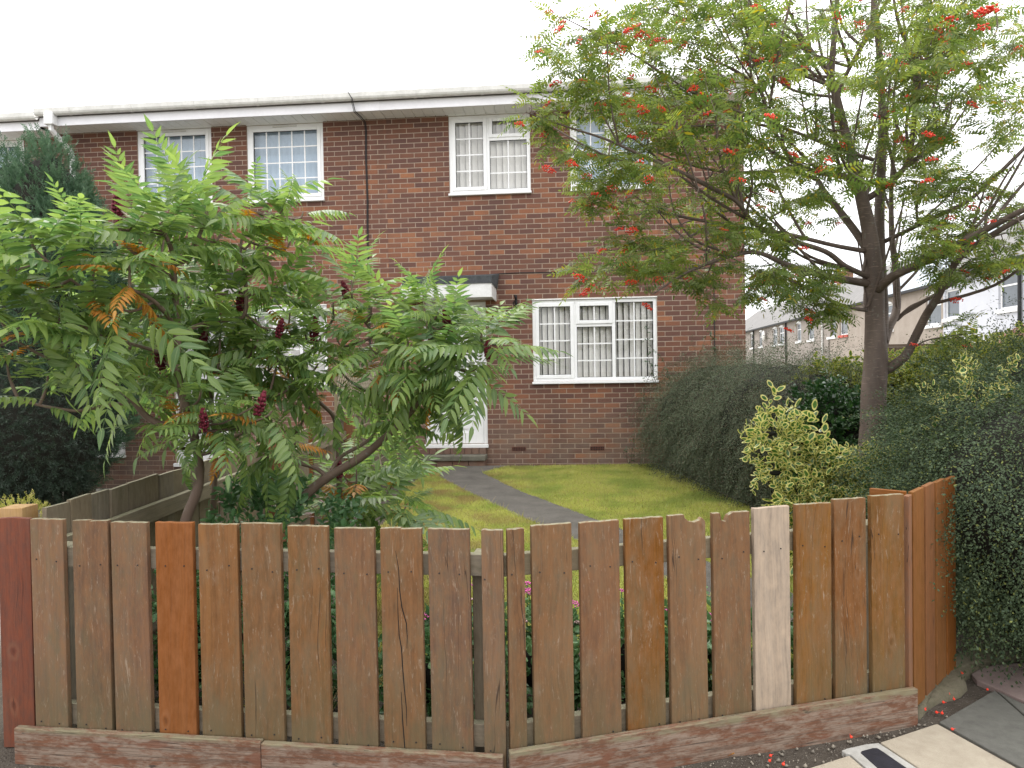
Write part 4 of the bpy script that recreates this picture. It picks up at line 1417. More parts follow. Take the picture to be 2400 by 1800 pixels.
def terrace(label, y0, y1, wallm, roofm, wins, chim=True, pipe=None, zt=5.5, sillm='upvc', extra=None):
    root = thing("terrace_house", label, "house", (tx(y0), y0, 0), T_ANG, "distant terrace houses")
    L = (y1 - y0) * T_N
    zt_ = zt
    hs = [((a - y0) * T_N, (b - y0) * T_N, c, d) for a, b, c, d in wins]
    us = sorted({0, L} | {h[0] for h in hs} | {h[1] for h in hs}); zs = sorted({-.2, zt_} | {h[2] for h in hs} | {h[3] for h in hs})
    mb = MB()
    for i in range(len(us) - 1):
        for j in range(len(zs) - 1):
            cu, cz = (us[i] + us[i + 1]) / 2, (zs[j] + zs[j + 1]) / 2
            if any(h[0] < cu < h[1] and h[2] < cz < h[3] for h in hs): continue
            mb.add([(us[i], 0, zs[j]), (us[i + 1], 0, zs[j]), (us[i + 1], 0, zs[j + 1]), (us[i], 0, zs[j + 1])], [(0, 1, 2, 3)])
    for a, b, c, d in hs:
        for p, q in (((a, c), (b, c)), ((b, c), (b, d)), ((b, d), (a, d)), ((a, d), (a, c))):
            mb.add([(p[0], 0, p[1]), (q[0], 0, q[1]), (q[0], -0.22, q[1]), (p[0], -0.22, p[1])], [(0, 1, 2, 3)])
    for x in (0.0, L):
        mb.add([(x, 0, -.2), (x, -8, -.2), (x, -8, zt_), (x, -4, zt_ + 2.9), (x, 0, zt_)], [(0, 1, 2, 3, 4)])
    mb.add([(0, -8, -.2), (L, -8, -.2), (L, -8, zt_), (0, -8, zt_)], [(0, 1, 2, 3)])
    mb.build("wall", R_[wallm], root)
    r = MB()
    r.prism([(0.25, zt_ - 0.10), (-4, zt_ + 3.0), (-8.25, zt_ - 0.10), (-8.25, zt_ - 0.18), (-4, zt_ + 2.9), (0.25, zt_ - 0.18)], 0, L)
    roof = r.build("roof", R_[roofm], root)
    g = MB(); g.box(0, L, 0.18, 0.30, zt_ - 0.26, zt_ - 0.12)
    g.build("gutter", M['cable'], root)
    for i, (a, b, c, d) in enumerate(hs):
        w = b - a
        f = MB()
        fwid = 0.085
        f.box(a, a + fwid, -0.16, -0.09, c, d); f.box(b - fwid, b, -0.16, -0.09, c, d)
        f.box(a + fwid, b - fwid, -0.16, -0.09, c, c + fwid); f.box(a + fwid, b - fwid, -0.16, -0.09, d - fwid, d)
        f.box(a + fwid, b - fwid, -0.155, -0.095, c + (d - c) * 0.62, c + (d - c) * 0.62 + 0.07)
        win = f.build("window", M['upvc'], root)
        p = MB(); p.box(a + fwid * .5, b - fwid * .5, -0.145, -0.12, c + fwid * .5, d - fwid * .5)
        p.build("pane", R_['dglass'], win)
        s = MB(); s.box(a - 0.1, b + 0.1, -0.05, 0.09, c - 0.16, c)
        s.build("sill", R_['redsill'] if sillm == 'red' and i == 1 else M['upvc'], win)
        if wallm != 'white':        # shallow arched head above the frame
            ap = [(a, d)] + [(a + w * k / 8, d + 0.16 * math.sin(math.pi * k / 8)) for k in range(1, 8)] + [(b, d)]
            am = MB(); am.poly(ap, 0.004, 0.03)
            am.build("arched_head", M['upvc'], win)
    if chim:
        c = MB(); c.box(L - 0.9, L + 0.0, -4.5, -3.5, zt_ + 2.0, zt_ + 3.55)
        c.box(L - 0.96, L + 0.04, -4.56, -3.44, zt_ + 3.55, zt_ + 3.7)
        ch = c.build("chimney", R_['chim'], roof)
        for k in (0.25, 0.65):
            MB().tube([(L - k, -4, zt_ + 3.7), (L - k, -4, zt_ + 4.1)], [0.16, 0.13], 10).build("chimney_pot", R_['chim'], ch)
    if pipe:
        px_, mt = pipe
        x = (fy(px_) - y0) * T_N
        MB().tube([(x, 0.09, zt_ - 0.2), (x, 0.09, 0)], 0.07, 8).build("drainpipe", M[mt], root)
    return root


def wn_(a, b, z0=3.5, z1=5.0):
    ya, yb = fy(b), fy(a)
    return (ya, yb, z0, z1)


terrace("near white rendered terrace house with a tilted open window", 19.0, 34.1, 'white', 'oldslate', [wn_(2341, 2387, 3.65, 5.15), wn_(2215, 2249, 3.6, 4.95)], False, (2396, 'cable'), zt=5.75)
terrace("cream terrace house with pale slates beside the white one", 34.12, 42.0, 'cream', 'slate', [wn_(2171, 2207, 3.4, 4.9), wn_(2074, 2094, 3.45, 4.9)], False, None)
terrace("cream terrace house with a red painted window sill", 42.02, 50.3, 'cream', 'oldslate', [wn_(1942, 1961), wn_(1969, 1988)][::1], False, (1931, 'gutter'), sillm='red')
terrace("grey terrace house left of the light grey drainpipe", 50.32, 59.4, 'grey', 'oldslate', [wn_(1868, 1879), wn_(1895, 1909)], True, (1845, 'cable'))
tE = terrace("grey terrace house carrying a satellite dish", 59.42, 70.5, 'grey', 'oldslate', [wn_(1812, 1823), wn_(1827, 1839)], False, None)
terrace("farthest grey terrace house next to the brick corner", 70.52, 90.0, 'grey', 'oldslate', [wn_(1760, 1768), wn_(1780, 1789)], False, (1769, 'cable'))
dm = MB()
for i in range(3):
    r0, r1 = 0.5 * i / 3, 0.5 * (i + 1) / 3
    for k in range(14):
        a, b = 2 * math.pi * k / 14, 2 * math.pi * (k + 1) / 14
        q = lambda r, t: (r * math.cos(t), 0.4 - 0.6 * r * r, r * math.sin(t))
        dm.add([q(r0, a), q(r1, a), q(r1, b), q(r0, b)], [(0, 1, 2, 3)])
dm.tube([(0, 0, 0), (0, 0.42, 0)], 0.04, 6)
dm.build("satellite_dish", M['gutter'], tE, loc=((fy(1797) - 59.42) * T_N, 0.02, 4.5))

# garage roof and brown fence beyond the hedge
sh = thing("shed", "brick shed with a brown pantiled roof at the right edge beyond the hedge", "shed", (10.25, 12.4, 0))
MB().box(-1.2, 1.2, -1.0, 1.6, 0, 1.56).build("wall", R_['cream'], sh)
rr = MB(); rr.poly([(-1.32, 1.55), (0, 2.15), (1.32, 1.55), (1.32, 1.47), (0, 2.06), (-1.32, 1.47)], -1.1, 1.7)
shr = rr.build("roof", M['terracotta'], sh)
for i in range(8):
    fx = i / 8
    tmb = MB()
    for j in range(1):
        x0, z0 = -1.34 + 1.32 * fx, 1.55 + 0.60 * fx
        tmb.poly([(x0, z0), (x0 + 0.19, z0 + 0.087), (x0 + 0.19, z0 + 0.115), (x0 - .01, z0 + 0.04)], -1.14, 1.72)
    tmb.build("tile", M['terracotta'], shr)
bw = thing("brown_fence", "dark brown timber fence standing in front of the white house", "fence", (7.6, 14.2, 0))
for i in range(17):
    MB().box(i * 0.145, i * 0.145 + 0.135, 0, 0.02, 0, 1.78).build("board", M['twig_brown'], bw, loc=(0, 0, 0))
MB().box(-0.02, 2.5, -0.02, 0.04, 1.785, 1.84).build("capping", M['twig_brown'], bw)

# ------------------------------------------------------------------ plants: prototypes
def frames(dx, up):
    """rotation matrices (N,3,3) with columns X=dx, Z close to up"""
    dx = dx / np.linalg.norm(dx, axis=1, keepdims=True)
    z = up - dx * np.sum(up * dx, 1, keepdims=True)
    l = np.linalg.norm(z, axis=1, keepdims=True)
    z = np.where(l > 1e-5, z / np.maximum(l, 1e-5), np.array([[1.0, 0, 0]]))
    y = np.cross(z, dx)
    return np.stack([dx, y, z], -1)


def scatter(protos, R, P, scale, tones=None, jitter=0.25):
    """copies of prototype (V,F,attrs) merged into big arrays"""
    N = len(P)
    which = rng.integers(0, len(protos), N)
    Vs, Fs, At, n0 = [], [], {}, 0
    tones = rng.uniform(0, 1, N) if tones is None else tones
    for k, (pv, pf, pa) in enumerate(protos):
        s = np.where(which == k)[0]
        if len(s) == 0: continue
        V = np.einsum('nij,mj->nmi', R[s], pv) * scale[s][:, None, None] + P[s][:, None]
        m = len(pv)
        Vs.append(V.reshape(-1, 3))
        Fs.append((pf[None] + (np.arange(len(s)) * m)[:, None, None]).reshape(-1, pf.shape[1]) + n0)
        n0 += len(s) * m
        t = (tones[s][:, None] + (pa.get('tone', np.zeros(m)) * jitter)[None]) % 1.0
        At.setdefault('tone', []).append(t.ravel())
        for a in pa:
            if a != 'tone': At.setdefault(a, []).append(np.tile(pa[a], len(s)))
    return np.concatenate(Vs), np.concatenate(Fs), {a: np.concatenate(v) for a, v in At.items()}


def leaflet(L, Wd, base, d, n, fold=0.25, curl=0.15, stations=5):
    """one leaf blade: triangles; d along blade, n its face normal. returns V,F(tri),rib"""
    d = np.array(d, float); d /= np.linalg.norm(d)
    n = np.array(n, float); n -= d * n.dot(d); n /= np.linalg.norm(n)
    s = np.cross(n, d)
    base = np.array(base, float)
    if stations == 5: prof = [(0.0, 0.05), (0.16, 0.80), (0.36, 1.0), (0.68, 0.58), (1.0, 0.0)]
    elif stations == 4: prof = [(0.0, 0.06), (0.3, 1.0), (0.7, 0.85), (1.0, 0.0)]
    else: prof = [(0.0, 0.1), (0.5, 1.0), (1.0, 0.0)]
    V, rib = [], []
    for t, w in prof:
        c = base + d * (L * t) - n * (curl * L * t * t)
        V += [c + s * (w * Wd / 2) + n * (fold * w * Wd / 2), c, c - s * (w * Wd / 2) + n * (fold * w * Wd / 2)]
        rib += [0.0, 1.0, 0.0]
    Fc = []
    for i in range(len(prof) - 1):
        a = i * 3
        for k in (0, 1):
            Fc += [(a + k, a + k + 1, a + 4 + k), (a + k, a + 4 + k, a + 3 + k)]
    return V, Fc, rib


def compound(pairs, L, ll, lw, arch, droop, ang=62, stations=5, stalk=0.16, curl=0.18, fold=0.28, jit=0.12, rach=0.0028, r=rnd):
    """pinnate leaf along local +X, upper face +Z"""
    V, Fc, rib, tone = [], [], [], []

    def add(v, f, rb, t):
        n = len(V)
        V.extend(v); Fc.extend([tuple(i + n for i in q) for q in f]); rib.extend(rb); tone.extend([t] * len(v))

    def rp(t):       # rachis point and tangent
        x = L * t
        z = -arch * L * t * t
        p = np.array([x * (1 - 0.12 * arch * t), 0.01 * math.sin(5 * t), z])
        q = np.array([1.0, 0, -2 * arch * t]); q /= np.linalg.norm(q)
        return p, q
    prev = None
    ring = []
    for i in range(9):
        p, q = rp(i / 8)
        rr_ = rach * (1 - 0.7 * i / 8)
        up = np.array([q[2] * -1, 0, q[0]])
        ring.append([p + np.array([0, rr_, 0]), p + up * rr_, p + np.array([0, -rr_, 0])])
    v = [c for q in ring for c in q]
    f = []
    for i in range(8):
        for k in range(3):
            a, b = i * 3 + k, i * 3 + (k + 1) % 3
            f += [(a, b, b + 3), (a, b + 3, a + 3)]
    add(v, f, [1.0] * len(v), 0.5)
    for i in range(pairs):
        t = stalk + (1 - stalk) * i / pairs
        p, q = rp(t)
        up = np.array([-q[2], 0, q[0]])
        env = 0.62 + 0.38 * math.sin(math.pi * min(1, (i + 0.9) / (pairs * 0.95)))
        for s in (1, -1):
            a = math.radians(ang - 16 * i / pairs + r.uniform(-7, 7))
            dr = math.radians(droop + r.uniform(-10, 10))
            d = q * math.cos(a) + np.array([0, s, 0]) * math.sin(a) * math.cos(dr) - up * math.sin(a) * math.sin(dr)
            n = up * math.cos(dr) + np.array([0, s, 0]) * math.sin(dr)
            n = n + np.array([r.uniform(-1, 1), r.uniform(-1, 1), 0]) * jit
            v, f, rb = leaflet(ll * env * r.uniform(0.9, 1.08), lw * env * r.uniform(0.9, 1.1), p, d, n, fold, curl * r.uniform(0.4, 1.6), stations)
            add(v, f, rb, r.random())
    p, q = rp(1.0)
    up = np.array([-q[2], 0, q[0]])
    v, f, rb = leaflet(ll * 0.8, lw * 0.85, p, q, up, fold, curl, stations)
    add(v, f, rb, r.random())
    return np.array(V), np.array(Fc), {'rib': np.array(rib), 'tone': np.array(tone)}


def cpath(pts):
    """densify a polyline of (vec, radius) smoothly"""
    out = []
    P_ = [np.array(p[0], float) for p in pts]; R0 = [p[1] for p in pts]
    for i in range(len(pts) - 1):
        p0, p1, p2, p3 = P_[max(i - 1, 0)], P_[i], P_[i + 1], P_[min(i + 2, len(pts) - 1)]
        for k in range(5):
            t = k / 5
            c = 0.5 * ((2 * p1) + (-p0 + p2) * t + (2 * p0 - 5 * p1 + 4 * p2 - p3) * t * t + (-p0 + 3 * p1 - 3 * p2 + p3) * t ** 3)
            out.append((c, R0[i] * (1 - t) + R0[i + 1] * t))
    out.append((P_[-1], R0[-1]))
    return out


# ------------------------------------------------------------------ sumac
def BQ(x, y): return 0.5425 * x, 350 + 0.5425 * y


frond_up = [compound(9 + i % 3, 0.50, 0.150, 0.040, 0.10 + 0.04 * i, 0 + 5 * i, 62) for i in range(5)]
frond_mid = [compound(9 + i % 3, 0.52, 0.156, 0.041, 0.18 + 0.05 * i, 4 + 7 * i, 64) for i in range(6)]
frond_drp = [compound(9 + i % 2, 0.48, 0.152, 0.041, 0.36 + 0.07 * i, 20 + 10 * i, 62) for i in range(5)]
FM = {}
for nm, lst in (('up', frond_up), ('mid', frond_mid), ('drp', frond_drp)):
    FM[nm] = [np_mesh("leaf", v, f, M['sumac'], False, a) for v, f, a in lst]
    FM[nm + 'o'] = [np_mesh("leaf", v, f, M['sumac_orange'], False, a) for v, f, a in lst[:3]]


def cone_mesh():
    mb = MB()
    for i in range(7):
        z = i / 6
        r = 0.026 * math.sin(math.pi * (0.16 + 0.80 * z)) ** 0.8 * (1.12 - 0.35 * z)
        n = max(4, int(11 * r / 0.026))
        for k in range(n):
            a = 2 * math.pi * (k + 0.5 * (i % 2)) / n + rnd.uniform(-.2, .2)
            rr_ = 0.0085 * rnd.uniform(0.8, 1.25)
            c = Vector((r * 0.75 * math.cos(a), r * 0.75 * math.sin(a), 0.11 * z + rnd.uniform(-.004, .004)))
            d = Vector((math.cos(a) * 0.5, math.sin(a) * 0.5, 0.85)).normalized()
            p = [c + d * (rr_ * 1.5), c - d * rr_]
            o1 = d.orthogonal().normalized() * rr_; o2 = d.cross(o1).normalized() * rr_
            vs = [p[0], c + o1, c + o2, c - o1, c - o2, p[1]]
            mb.add(vs, [(0, 1, 2), (0, 2, 3), (0, 3, 4), (0, 4, 1), (5, 2, 1), (5, 3, 2), (5, 4, 3), (5, 1, 4)])
    mb.tube([(0, 0, 0.0), (0, 0, 0.11)], [0.008, 0.012], 6)
    return mb.mesh("flower_cone", M['cone'], True)


CONES = [cone_mesh() for _ in range(3)]


def sumac(label, base, branches, tips, cones, limit=300, size=0.86):
    root = thing("sumac_tree", label, "tree", base, 0, "sumac stems behind the picket fence")
    bl = Vector(base)
    mb = MB()
    skel = []
    for br in branches:
        pts = [(at(*BQ(b[0], b[1]), b[2]) - bl, b[3]) for b in br]
        pp = cpath(pts)
        mb.tube([p for p, r in pp], [r * 0.8 * rnd.uniform(0.95, 1.06) for p, r in pp], 8)
        skel += [(Vector(p), r) for p, r in pp]
    nf = 0
    SK = np.array([tuple(s[0]) for s in skel])
    for tp in tips:
        bx, by, Y = tp[:3]
        n = tp[3] if len(tp) > 3 else 8
        style = tp[4] if len(tp) > 4 else 'mid'
        p = at(*BQ(bx, by), Y) - bl
        # a shoot from the nearest branch
        dd = np.linalg.norm(SK - np.array(p), axis=1) + np.where(SK[:, 2] > p.z + 0.05, 0.4, 0)
        k = int(np.argmin(dd))
        s = skel[k][0]
        mid = (s + p) / 2 + Vector((0, 0, -0.06 * (p - s).length))
        ax = (p - s)
        ax = (ax.normalized() * 0.55 + Vector((0, 0, 0.85 if style != 'drp' else 0.35))).normalized()
        end = p + ax * 0.05
        pp = cpath([(s, max(0.006, skel[k][1] * 0.6)), (mid, 0.007), (p, 0.0055), (end, 0.004)])
        mb.tube([q for q, r in pp], [r for q, r in pp], 6)
        a0 = rnd.uniform(0, 6.28)
        for i in range(n):
            if nf >= limit: break
            az = a0 + i * 2.399 + rnd.uniform(-.25, .25)
            f = i / max(1, n - 1)
            el = math.radians({'up': 74, 'mid': 50, 'drp': 24}[style] * (1 - f) + {'up': 16, 'mid': 4, 'drp': -24}[style] * f + rnd.uniform(-9, 9))
            u_ = ax.orthogonal().normalized(); v_ = ax.cross(u_)
            d = (u_ * math.cos(az) + v_ * math.sin(az)) * math.cos(el) + ax * math.sin(el)
            zz = ax if abs(d.dot(ax)) < 0.97 else -u_
            z = (Vector((0, 0, 1)) * 0.6 + zz * 0.6)
            z = (z - d * z.dot(d))
            z = z.normalized() if z.length > 1e-3 else d.orthogonal().normalized()
            y_ = z.cross(d)
            kind = 'up' if el > 0.7 else ('mid' if el > 0.0 else 'drp')
            orange = (el < 0.4 and rnd.random() < 0.19 and style != 'up')
            me = rnd.choice(FM[kind + ('o' if orange else '')])
            org = p + ax * (0.05 - 0.13 * f)
            sc = rnd.uniform(0.68, 1.05) * (0.72 if i == 0 else 1.0) * (tp[5] if len(tp) > 5 else 1.0) * size
            if orange: sc *= 0.62
            o = link("leaf", me, root)
            o.matrix_local = Matrix.Translation(org) @ Matrix((d, y_, z)).transposed().to_4x4() @ Matrix.Diagonal((sc, sc, sc, 1))
            if orange: o["label"] = "orange autumn leaf"
            nf += 1
    for cx_, cy_, Y in cones:
        p = at(*BQ(cx_, cy_), Y) - bl
        dd = np.linalg.norm(SK - np.array(p), axis=1)
        s = skel[int(np.argmin(dd))][0]
        if (p - s).length > 0.05:
            mb.tube([s, (s + p) / 2 + Vector((0, 0, -.03)), p], [0.006, 0.005, 0.004], 5)
        o = link("flower_cone", rnd.choice(CONES), root, p - Vector((0, 0, 0.04)), (rnd.uniform(-.3, .3), rnd.uniform(-.3, .3), rnd.uniform(0, 6)))
        s_ = rnd.uniform(0.75, 1.0)
        o.scale = (s_, s_, s_)
    mb.build("trunk", M['sumac_stem'], root, smooth=True)
    return nf


b0 = at(*BQ(800, 1615), 3.25)
S1 = [
    [(745, 2060, 3.25, .036), (765, 1850, 3.25, .033), (800, 1615, 3.25, .031), (850, 1480, 3.25, .029), (862, 1380, 3.25, .028), (830, 1200, 3.25, .026), (772, 1000, 3.25, .024), (765, 780, 3.25, .022), (752, 560, 3.22, .018), (745, 450, 3.2, .014), (715, 370, 3.15, .011), (690, 320, 3.1, .008)],
    [(765, 775, 3.24, .015), (700, 690, 3.1, .013), (640, 640, 3.0, .011), (560, 600, 2.9, .008)],
    [(778, 800, 3.25, .014), (880, 752, 3.4, .013), (1000, 735, 3.5, .011), (1058, 710, 3.5, .012), (1060, 560, 3.5, .011), (1040, 420, 3.5, .008), (1075, 260, 3.5, .006)],
    [(772, 940, 3.25, .013), (850, 945, 3.4, .012), (1000, 965, 3.55, .010), (1100, 900, 3.7, .008)],
    [(752, 500, 3.2, .013), (820, 462, 3.25, .012), (880, 320, 3.3, .009), (905, 210, 3.3, .006)],
    [(835, 1220, 3.25, .020), (760, 1210, 3.2, .019), (640, 1160, 3.2, .018), (570, 1080, 3.15, .016), (480, 1010, 3.1, .013), (340, 940, 3.0, .011), (250, 860, 2.95, .009), (150, 760, 2.9, .007)],
    [(560, 1095, 3.15, .011), (440, 1110, 3.1, .010), (330, 1130, 3.0, .009), (170, 1105, 2.95, .007), (80, 1080, 2.9, .005)],
    [(752, 560, 3.22, .012), (690, 520, 3.1, .011), (560, 430, 3.0, .009), (510, 330, 3.0, .006)],
    [(700, 690, 3.1, .010), (560, 660, 3.1, .009), (400, 620, 3.0, .008), (250, 520, 2.9, .007), (150, 430, 2.9, .005)],
    [(340, 940, 3.0, .009), (200, 900, 2.95, .008), (60, 820, 2.9, .006)],
    [(765, 900, 3.25, .010), (600, 850, 3.1, .009), (420, 800, 3.0, .008), (300, 720, 3.0, .006)],
]
T1 = [(830, 290, 3.3, 10, 'up', .92), (700, 350, 3.1, 9, 'up', 0.88), (560, 350, 3.05, 8, 'mid'), (1075, 260, 3.5, 8, 'mid', .95), (1195, 290, 3.55, 7, 'mid'),
      (330, 420, 2.95, 8, 'mid'), (140, 410, 2.9, 7, 'mid'), (30, 520, 2.9, 7, 'mid'), (200, 600, 2.95, 7, 'drp'), (400, 560, 2.95, 8, 'mid'), (560, 540, 2.9, 8, 'drp', .9),
      (700, 440, 3.1, 7, 'mid', .9), (930, 400, 3.35, 8, 'mid'), (1060, 430, 3.5, 7, 'mid', .9), (1230, 430, 3.6, 7, 'mid', .9), (1290, 300, 3.7, 6, 'mid', .8),
      (560, 700, 2.95, 7, 'drp'), (250, 750, 2.9, 8, 'mid', .9), (60, 770, 2.85, 8, 'mid', .85), (390, 820, 3.0, 8, 'mid'), (560, 860, 3.05, 7, 'mid', .9), (700, 880, 3.3, 6, 'mid', .8),
      (940, 620, 3.45, 7, 'mid', .85), (1060, 640, 3.5, 7, 'mid', .9), (1180, 620, 3.6, 8, 'mid', .9), (950, 850, 3.5, 8, 'mid'), (1100, 860, 3.5, 8, 'drp', .9),
      (450, 1040, 3.1, 6, 'mid', .6), (200, 1030, 2.95, 6, 'mid', .62), (40, 980, 2.9, 6, 'mid', .62), (860, 1080, 3.15, 8, 'mid', .75), (780, 1130, 3.1, 7, 'mid', .66), (960, 1140, 3.15, 8, 'mid', .72), (880, 1210, 3.1, 7, 'drp', .60), (1040, 1230, 3.2, 7, 'drp', .62), (760, 1290, 3.1, 4, 'drp', .5), (960, 1290, 3.2, 5, 'drp', .55),
      (-60, 620, 2.9, 6, 'mid'), (-80, 860, 2.9, 4, 'mid', .6), (1140, 1160, 3.2, 6, 'drp', .85)]
C1 = [(510, 255, 3.3), (520, 285, 3.3), (1200, 775, 3.45), (1035, 660, 3.55), (1110, 1105, 3.05), (880, 1175, 3.05), (700, 910, 3.3), (870, 815, 3.5), (1480, 1005, 4.4)][:8]
n1 = sumac("tall sumac tree with green fronds rising from the left of the garden", (b0.x - 0.06, 3.25, 0), S1, T1, C1)

b1 = at(*BQ(1180, 1615), 3.55)
S2 = [
    [(1010, 1830, 3.6, .038), (1100, 1700, 3.58, .035), (1180, 1615, 3.55, .033), (1300, 1510, 3.5, .031), (1410, 1420, 3.5, .029), (1560, 1330, 3.45, .025), (1680, 1230, 3.4, .022), (1770, 1140, 3.35, .019), (1830, 1050, 3.3, .015), (1900, 960, 3.3, .012), (2000, 880, 3.25, .009), (2080, 830, 3.25, .006)],
    [(1410, 1420, 3.5, .016), (1370, 1380, 3.5, .014), (1270, 1345, 3.45, .012), (1200, 1290, 3.4, .007)],
    [(1425, 1405, 3.5, .014), (1470, 1330, 3.55, .013), (1600, 1250, 3.6, .011), (1640, 1150, 3.6, .009), (1620, 1060, 3.6, .006)],
    [(1830, 1050, 3.3, .012), (1720, 900, 3.4, .011), (1600, 780, 3.5, .009), (1520, 640, 3.5, .006)],
    [(1900, 960, 3.3, .010), (1860, 850, 3.3, .008), (1840, 740, 3.3, .006)],
    [(1470, 1720, 3.95, .022), (1465, 1400, 4.0, .02), (1450, 1180, 4.0, .018), (1400, 1110, 3.95, .015), (1320, 1040, 3.9, .013), (1300, 940, 3.8, .012), (1400, 800, 3.7, .010), (1440, 730, 3.7, .008)],
    [(1320, 1060, 3.9, .010), (1220, 1040, 3.7, .009), (1130, 1090, 3.4, .006)],
]
T2 = [(1520, 600, 3.5, 9, 'up', .92), (1440, 700, 3.6, 8, 'mid', .9), (1600, 720, 3.45, 8, 'mid', .9), (1720, 690, 3.4, 8, 'mid', .85), (1830, 660, 3.35, 8, 'up', .62), (1880, 730, 3.3, 7, 'mid', .8),
      (1950, 800, 3.25, 8, 'mid', .85), (2080, 820, 3.2, 9, 'mid', .85), (1330, 830, 3.6, 7, 'mid', .85), (1480, 850, 3.5, 8, 'mid', .9), (1620, 880, 3.4, 8, 'mid', .9), (1760, 870, 3.3, 8, 'mid', .9),
      (1350, 960, 3.6, 7, 'drp', .9), (1500, 990, 3.5, 7, 'drp', .9), (1640, 1010, 3.4, 7, 'drp', .85), (1830, 1000, 3.3, 9, 'drp', .9), (1960, 960, 3.2, 9, 'drp', .9), (2030, 960, 3.2, 7, 'drp', .9),
      (1880, 900, 3.3, 9, 'mid', .95), (1800, 960, 3.3, 8, 'drp', .95), (2110, 850, 3.15, 8, 'mid', 1.0), (1940, 1040, 3.25, 7, 'drp', .8), (1240, 1040, 3.5, 7, 'mid', .85), (1330, 1130, 3.6, 6, 'drp', .8), (1620, 1100, 3.6, 6, 'drp', .75), (1740, 1180, 3.4, 6, 'drp', .75), (1260, 1290, 3.3, 7, 'drp', .85), (1150, 1330, 3.2, 6, 'drp', .8), (1200, 900, 3.5, 7, 'mid', .85)]
C2 = [(1355, 790, 3.55), (1500, 610, 3.55), (1940, 750, 3.3), (1860, 850, 3.25), (2110, 865, 3.15), (1615, 1070, 3.6)]
n2 = sumac("leaning sumac stem reaching right across the white front door", (at(*BQ(1010, 1830), 3.6).x, 3.6, 0), S2, T2, C2, 300, 0.78)
S4 = [[(930, 1900, 3.95, .022), (920, 1650, 3.9, .021), (930, 1300, 3.85, .018), (905, 1000, 3.8, .015), (880, 760, 3.8, .011), (860, 640, 3.75, .007)],
      [(905, 1000, 3.8, .011), (1000, 1020, 3.75, .009), (1160, 960, 3.8, .007), (1240, 780, 3.9, .005)], [(890, 850, 3.8, .010), (760, 820, 3.7, .008), (640, 740, 3.6, .006)], [(1160, 970, 3.8, .008), (1300, 1010, 4.0, .005)]]
T4 = [(720, 620, 3.7, 8, 'mid'), (850, 630, 3.7, 8, 'mid'), (640, 750, 3.6, 8, 'mid'), (800, 790, 3.75, 8, 'mid'), (740, 990, 3.6, 8, 'mid'), (900, 980, 3.7, 8, 'drp'), (1010, 1050, 3.6, 8, 'mid'), (1160, 950, 3.8, 8, 'mid'), (1250, 740, 3.9, 8, 'mid'), (1340, 1000, 4.0, 7, 'mid'), (960, 760, 3.8, 8, 'mid'), (1120, 760, 3.8, 8, 'mid'), (900, 880, 3.8, 7, 'mid'), (560, 990, 3.5, 7, 'drp'), (680, 840, 3.6, 7, 'drp')]
n4 = sumac("slender sumac stem half hidden behind the tall sumac's trunk", (at(*BQ(930, 1900), 3.95).x, 3.95, 0), S4, T4, [(1035, 660, 3.75), (870, 815, 3.6)], 300, 0.8)
S3 = [[(1480, 1780, 4.1, .014), (1500, 1640, 4.1, .012), (1520, 1520, 4.1, .009), (1540, 1440, 4.1, .006)], [(1500, 1640, 4.1, .009), (1600, 1560, 4.2, .008), (1680, 1480, 4.3, .006)], [(1500, 1680, 4.1, .008), (1400, 1600, 4.0, .006)]]
T3 = [(1540, 1420, 4.1, 8, 'mid', .8), (1690, 1430, 4.4, 8, 'mid', .85), (1640, 1330, 4.8, 7, 'mid', .8), (1620, 1560, 4.1, 9, 'mid', .95), (1420, 1570, 3.95, 8, 'mid', .85), (1520, 1500, 4.0, 7, 'drp', .8), (1740, 1560, 4.3, 7, 'mid', .8)]
n3 = sumac("low dark green sumac sucker at the edge of the lawn", (at(*BQ(1480, 1780), 4.1).x, 4.1, 0), S3, T3, [(1465, 1385, 3.9)], 300, 1.15)

# ------------------------------------------------------------------ rowan
def AQ(x, y): return 1200 + 0.5425 * x, 0.5425 * y


